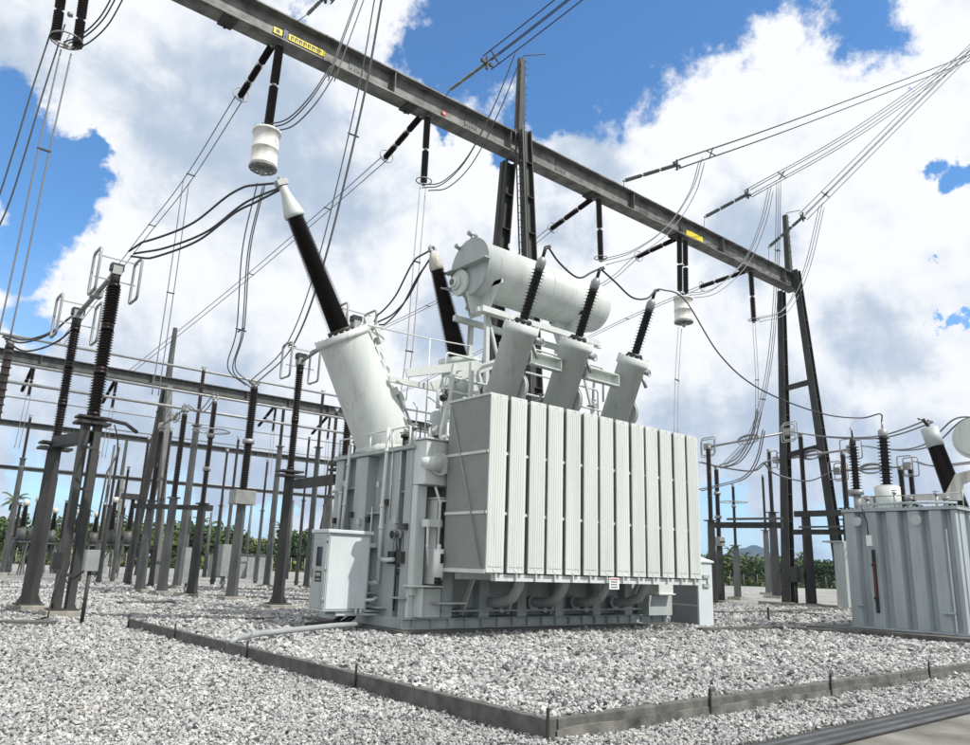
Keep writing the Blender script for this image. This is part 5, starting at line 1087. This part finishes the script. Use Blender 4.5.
# hill
hc = atd(751, 2600); mb = MB(); nx, ny = 60, 24; v = []; f = []
hr_ = random.Random(2); ph = [hr_.uniform(0,6) for _ in range(8)]
for i in range(nx):
    for j in range(ny):
        u = (i/(nx-1)*2-1); w = (j/(ny-1)*2-1); rr2 = math.sqrt(u*u+w*w)
        z = 108*max(0, 1-rr2**1.25)*(1+.05*math.sin(9*u+ph[0])+.03*math.sin(23*u+ph[1]+w*7))
        p = hc+rt*u*190+hd*w*220; v.append((p[0], p[1], z-4))
for i in range(nx-1):
    for j in range(ny-1): f.append((i*ny+j, (i+1)*ny+j, (i+1)*ny+j+1, i*ny+j+1))
mb.add(v, f, True); tag(build(mb, 'hill', mat('forested_hill', (.022,.04,.045), .95, var=.3, scale=.02)), kind='structure')

hz = bpy.data.materials.new('haze_air'); N, L = nt(hz); N.clear(); o_ = N.new('ShaderNodeOutputMaterial'); pv = N.new('ShaderNodeVolumePrincipled'); L.new(pv.outputs[0], o_.inputs['Volume'])
pv.inputs['Color'].default_value = (.45,.66,1,1); pv.inputs['Density'].default_value = .00014
mb = MB(); mb.mm(-3500, 6500, -3500, 6500, -12, 115); tag(build(mb, 'haze', hz), 'thin blue haze in the air toward the distant hill', 'haze', kind='stuff')
#@@SKY
# ------------------------------------------------------------------ world, sun, camera
w = bpy.data.worlds.new('World'); bpy.context.scene.world = w; w.use_nodes = True
N, L = w.node_tree.nodes, w.node_tree.links; N.clear()
out = N.new('ShaderNodeOutputWorld'); bg = N.new('ShaderNodeBackground'); bg.inputs['Strength'].default_value = .10; L.new(bg.outputs[0], out.inputs[0])
SUN_EL = 50; sh = V(.42,-.91); sh /= np.linalg.norm(sh)
sky = N.new('ShaderNodeTexSky'); sky.sky_type = 'NISHITA'; sky.sun_disc = False; sky.sun_elevation = math.radians(SUN_EL); sky.sun_rotation = math.atan2(sh[0], sh[1])
sky.dust_density = .15; sky.ozone_density = 3.0; sky.air_density = 1.0
tc = N.new('ShaderNodeTexCoord'); DIR = tc.outputs['Generated']
def vm(op, a, b=None, s=None):
    n = N.new('ShaderNodeVectorMath'); n.operation = op
    for i, q in enumerate((a, b)):
        if q is None: continue
        if isinstance(q, (tuple, list, np.ndarray)): n.inputs[i].default_value = tuple(q)
        else: L.new(q, n.inputs[i])
    if s is not None:
        if isinstance(s, (int, float)): n.inputs['Scale'].default_value = s
        else: L.new(s, n.inputs['Scale'])
    return n.outputs['Value'] if op in ('DISTANCE','LENGTH','DOT_PRODUCT') else n.outputs['Vector']
def ma(op, a, b=None, c=None, clamp=False):
    n = N.new('ShaderNodeMath'); n.operation = op; n.use_clamp = clamp
    for i, q in enumerate((a, b, c)):
        if q is None: continue
        if isinstance(q, (int, float)): n.inputs[i].default_value = q
        else: L.new(q, n.inputs[i])
    return n.outputs[0]
def noise(vec, scale, detail=8, rough=.55, dist=0, color=False):
    n = N.new('ShaderNodeTexNoise'); n.inputs['Scale'].default_value = scale; n.inputs['Detail'].default_value = detail; n.inputs['Roughness'].default_value = rough; n.inputs['Distortion'].default_value = dist
    L.new(vec, n.inputs['Vector']); return n.outputs['Color' if color else 'Fac']
def ss(x, a, b, lo=0, hi=1):
    n = N.new('ShaderNodeMapRange'); n.interpolation_type = 'SMOOTHSTEP'; L.new(x, n.inputs[0]); n.inputs[1].default_value = a; n.inputs[2].default_value = b; n.inputs[3].default_value = lo; n.inputs[4].default_value = hi; return n.outputs[0]
dn = vm('NORMALIZE', DIR)
warp = vm('SCALE', vm('SUBTRACT', noise(dn, 5, 4, color=True), (.5,.5,.5)), s=.15)
warp2 = vm('SCALE', vm('SUBTRACT', noise(dn, 17, 8, .68, color=True), (.5,.5,.5)), s=.075)
dw = vm('ADD', vm('ADD', dn, warp), warp2)
def blobs(lst, vec):
    acc = None
    for (px, py, r) in lst:
        c = ray(px, py); c = c/np.linalg.norm(c); rad = r/F*.95
        v = ma('SUBTRACT', 1.0, ma('DIVIDE', vm('DISTANCE', vec, tuple(c)), rad))
        acc = v if acc is None else ma('SMOOTH_MAX', acc, v, .25)
    return acc
blue = [(480,45,90),(560,30,90),(630,25,85),(700,15,60),(780,-20,60),(860,0,50),(425,60,45),(530,110,50),(505,150,25),(640,85,30),(570,95,40),(12,130,45),(48,190,42),(92,200,28),(30,255,40),(60,185,40),(100,170,18),(25,310,30),(288,14,26),(950,150,17),(964,178,13),(932,166,7),(882,297,9),(896,300,6),(942,287,8),(962,294,10),(978,300,9),(928,238,7),(435,140,16),(75,225,30),(40,330,20),
        (60,505,60),(180,505,50),(640,470,25),(720,500,38),(830,530,45),(720,555,40),(250,520,40),(905,60,8)]
B = blobs(blue, dw)
off = vm('ADD', dn, tuple(.018*q for q in (sh[0]*.64, sh[1]*.64, .9)))
fb = ma('SUBTRACT', noise(dn, 7, 12, .62, .2), .5)
rel = ma('SUBTRACT', noise(off, 9, 6, .6, .3), noise(dn, 9, 6, .6, .3))
fb2 = ma('SUBTRACT', noise(dn, 24, 8, .65), .5)
cov = ma('SUBTRACT', ma('MULTIPLY', ma('MAXIMUM', B, -1.25), -1.0), ma('ADD', ma('MULTIPLY', fb, -2.6), ma('MULTIPLY', fb2, -.8)))
mask = ss(cov, -.30, .12)
grey = [(240,130,100),(330,190,60),(95,440,90),(210,450,90),(290,480,50),(780,470,80),(690,430,50),(820,500,50),(880,330,50),(740,235,50),(600,170,40),(60,390,60),(470,300,60),(30,60,50),(900,470,60),(560,240,40)]
Gb = blobs(grey, dw)
sh1 = noise(dn, 4.0, 5, .5, .2); sh2 = noise(vm('MULTIPLY', dn, (1,1,1.8)), 9, 5, .52)
gr = ma('ADD', ma('MULTIPLY', ss(Gb, -.6, .6), .78), ma('MULTIPLY', ma('SUBTRACT', ma('ADD', ma('MULTIPLY', sh1, .7), ma('MULTIPLY', sh2, .3)), .5), 1.8))
gr = ss(ma('ADD', gr, ma('MULTIPLY', rel, 1.7)), -.05, 1.0)
mixc = N.new('ShaderNodeMix'); mixc.data_type = 'RGBA'; mixc.inputs['A'].default_value = (10.0, 10.2, 10.5, 1); mixc.inputs['B'].default_value = (5.0, 6.0, 7.4, 1); L.new(gr, mixc.inputs['Factor'])
skyc = vm('MULTIPLY', sky.outputs[0], (1.16,1.70,2.03))
sx = N.new('ShaderNodeSeparateXYZ'); L.new(dn, sx.inputs[0])
low = ma('MULTIPLY', ss(sx.outputs['Z'], .0, .38, 1, 0), ss(noise(vm('MULTIPLY', dn, (1,1,5)), 5, 8, .6), .3, .62, .45, 1))
ml = N.new('ShaderNodeMix'); ml.data_type = 'RGBA'; L.new(ma('MULTIPLY', low, .8), ml.inputs['Factor']); L.new(skyc, ml.inputs['A']); ml.inputs['B'].default_value = (6.3, 7.6, 9.2, 1); skyc = ml.outputs['Result']
mx = N.new('ShaderNodeMix'); mx.data_type = 'RGBA'; L.new(mask, mx.inputs['Factor']); L.new(skyc, mx.inputs['A']); L.new(mixc.outputs['Result'], mx.inputs['B'])
L.new(mx.outputs['Result'], bg.inputs['Color'])
sl = bpy.data.lights.new('sun', 'SUN'); sl.energy = 4.5; sl.angle = math.radians(.5); sl.color = (1, .965, .90)
so = bpy.data.objects.new('sun', sl); COL.objects.link(so)
from mathutils import Vector, Matrix
e = math.radians(SUN_EL); tosun = Vector((sh[0]*math.cos(e), sh[1]*math.cos(e), math.sin(e)))
so.rotation_euler = tosun.to_track_quat('Z', 'Y').to_euler(); so.location = (0, 0, 40)
cd = bpy.data.cameras.new('camera'); cd.sensor_width = 36; cd.lens = F/W*36; cd.clip_end = 20000; cd.clip_start = .05
co = bpy.data.objects.new('camera', cd); COL.objects.link(co)
M4 = Matrix([[*R[0], 0], [*R[1], 0], [*R[2], CZ], [0, 0, 0, 1]]); co.matrix_world = M4
sc = bpy.context.scene; sc.camera = co; sc.render.engine = 'CYCLES'
sc.view_settings.view_transform = 'Standard'; sc.view_settings.look = 'None'; sc.view_settings.exposure = 0; sc.view_settings.gamma = 1
sc.render.resolution_x = 1024; sc.render.resolution_y = 786
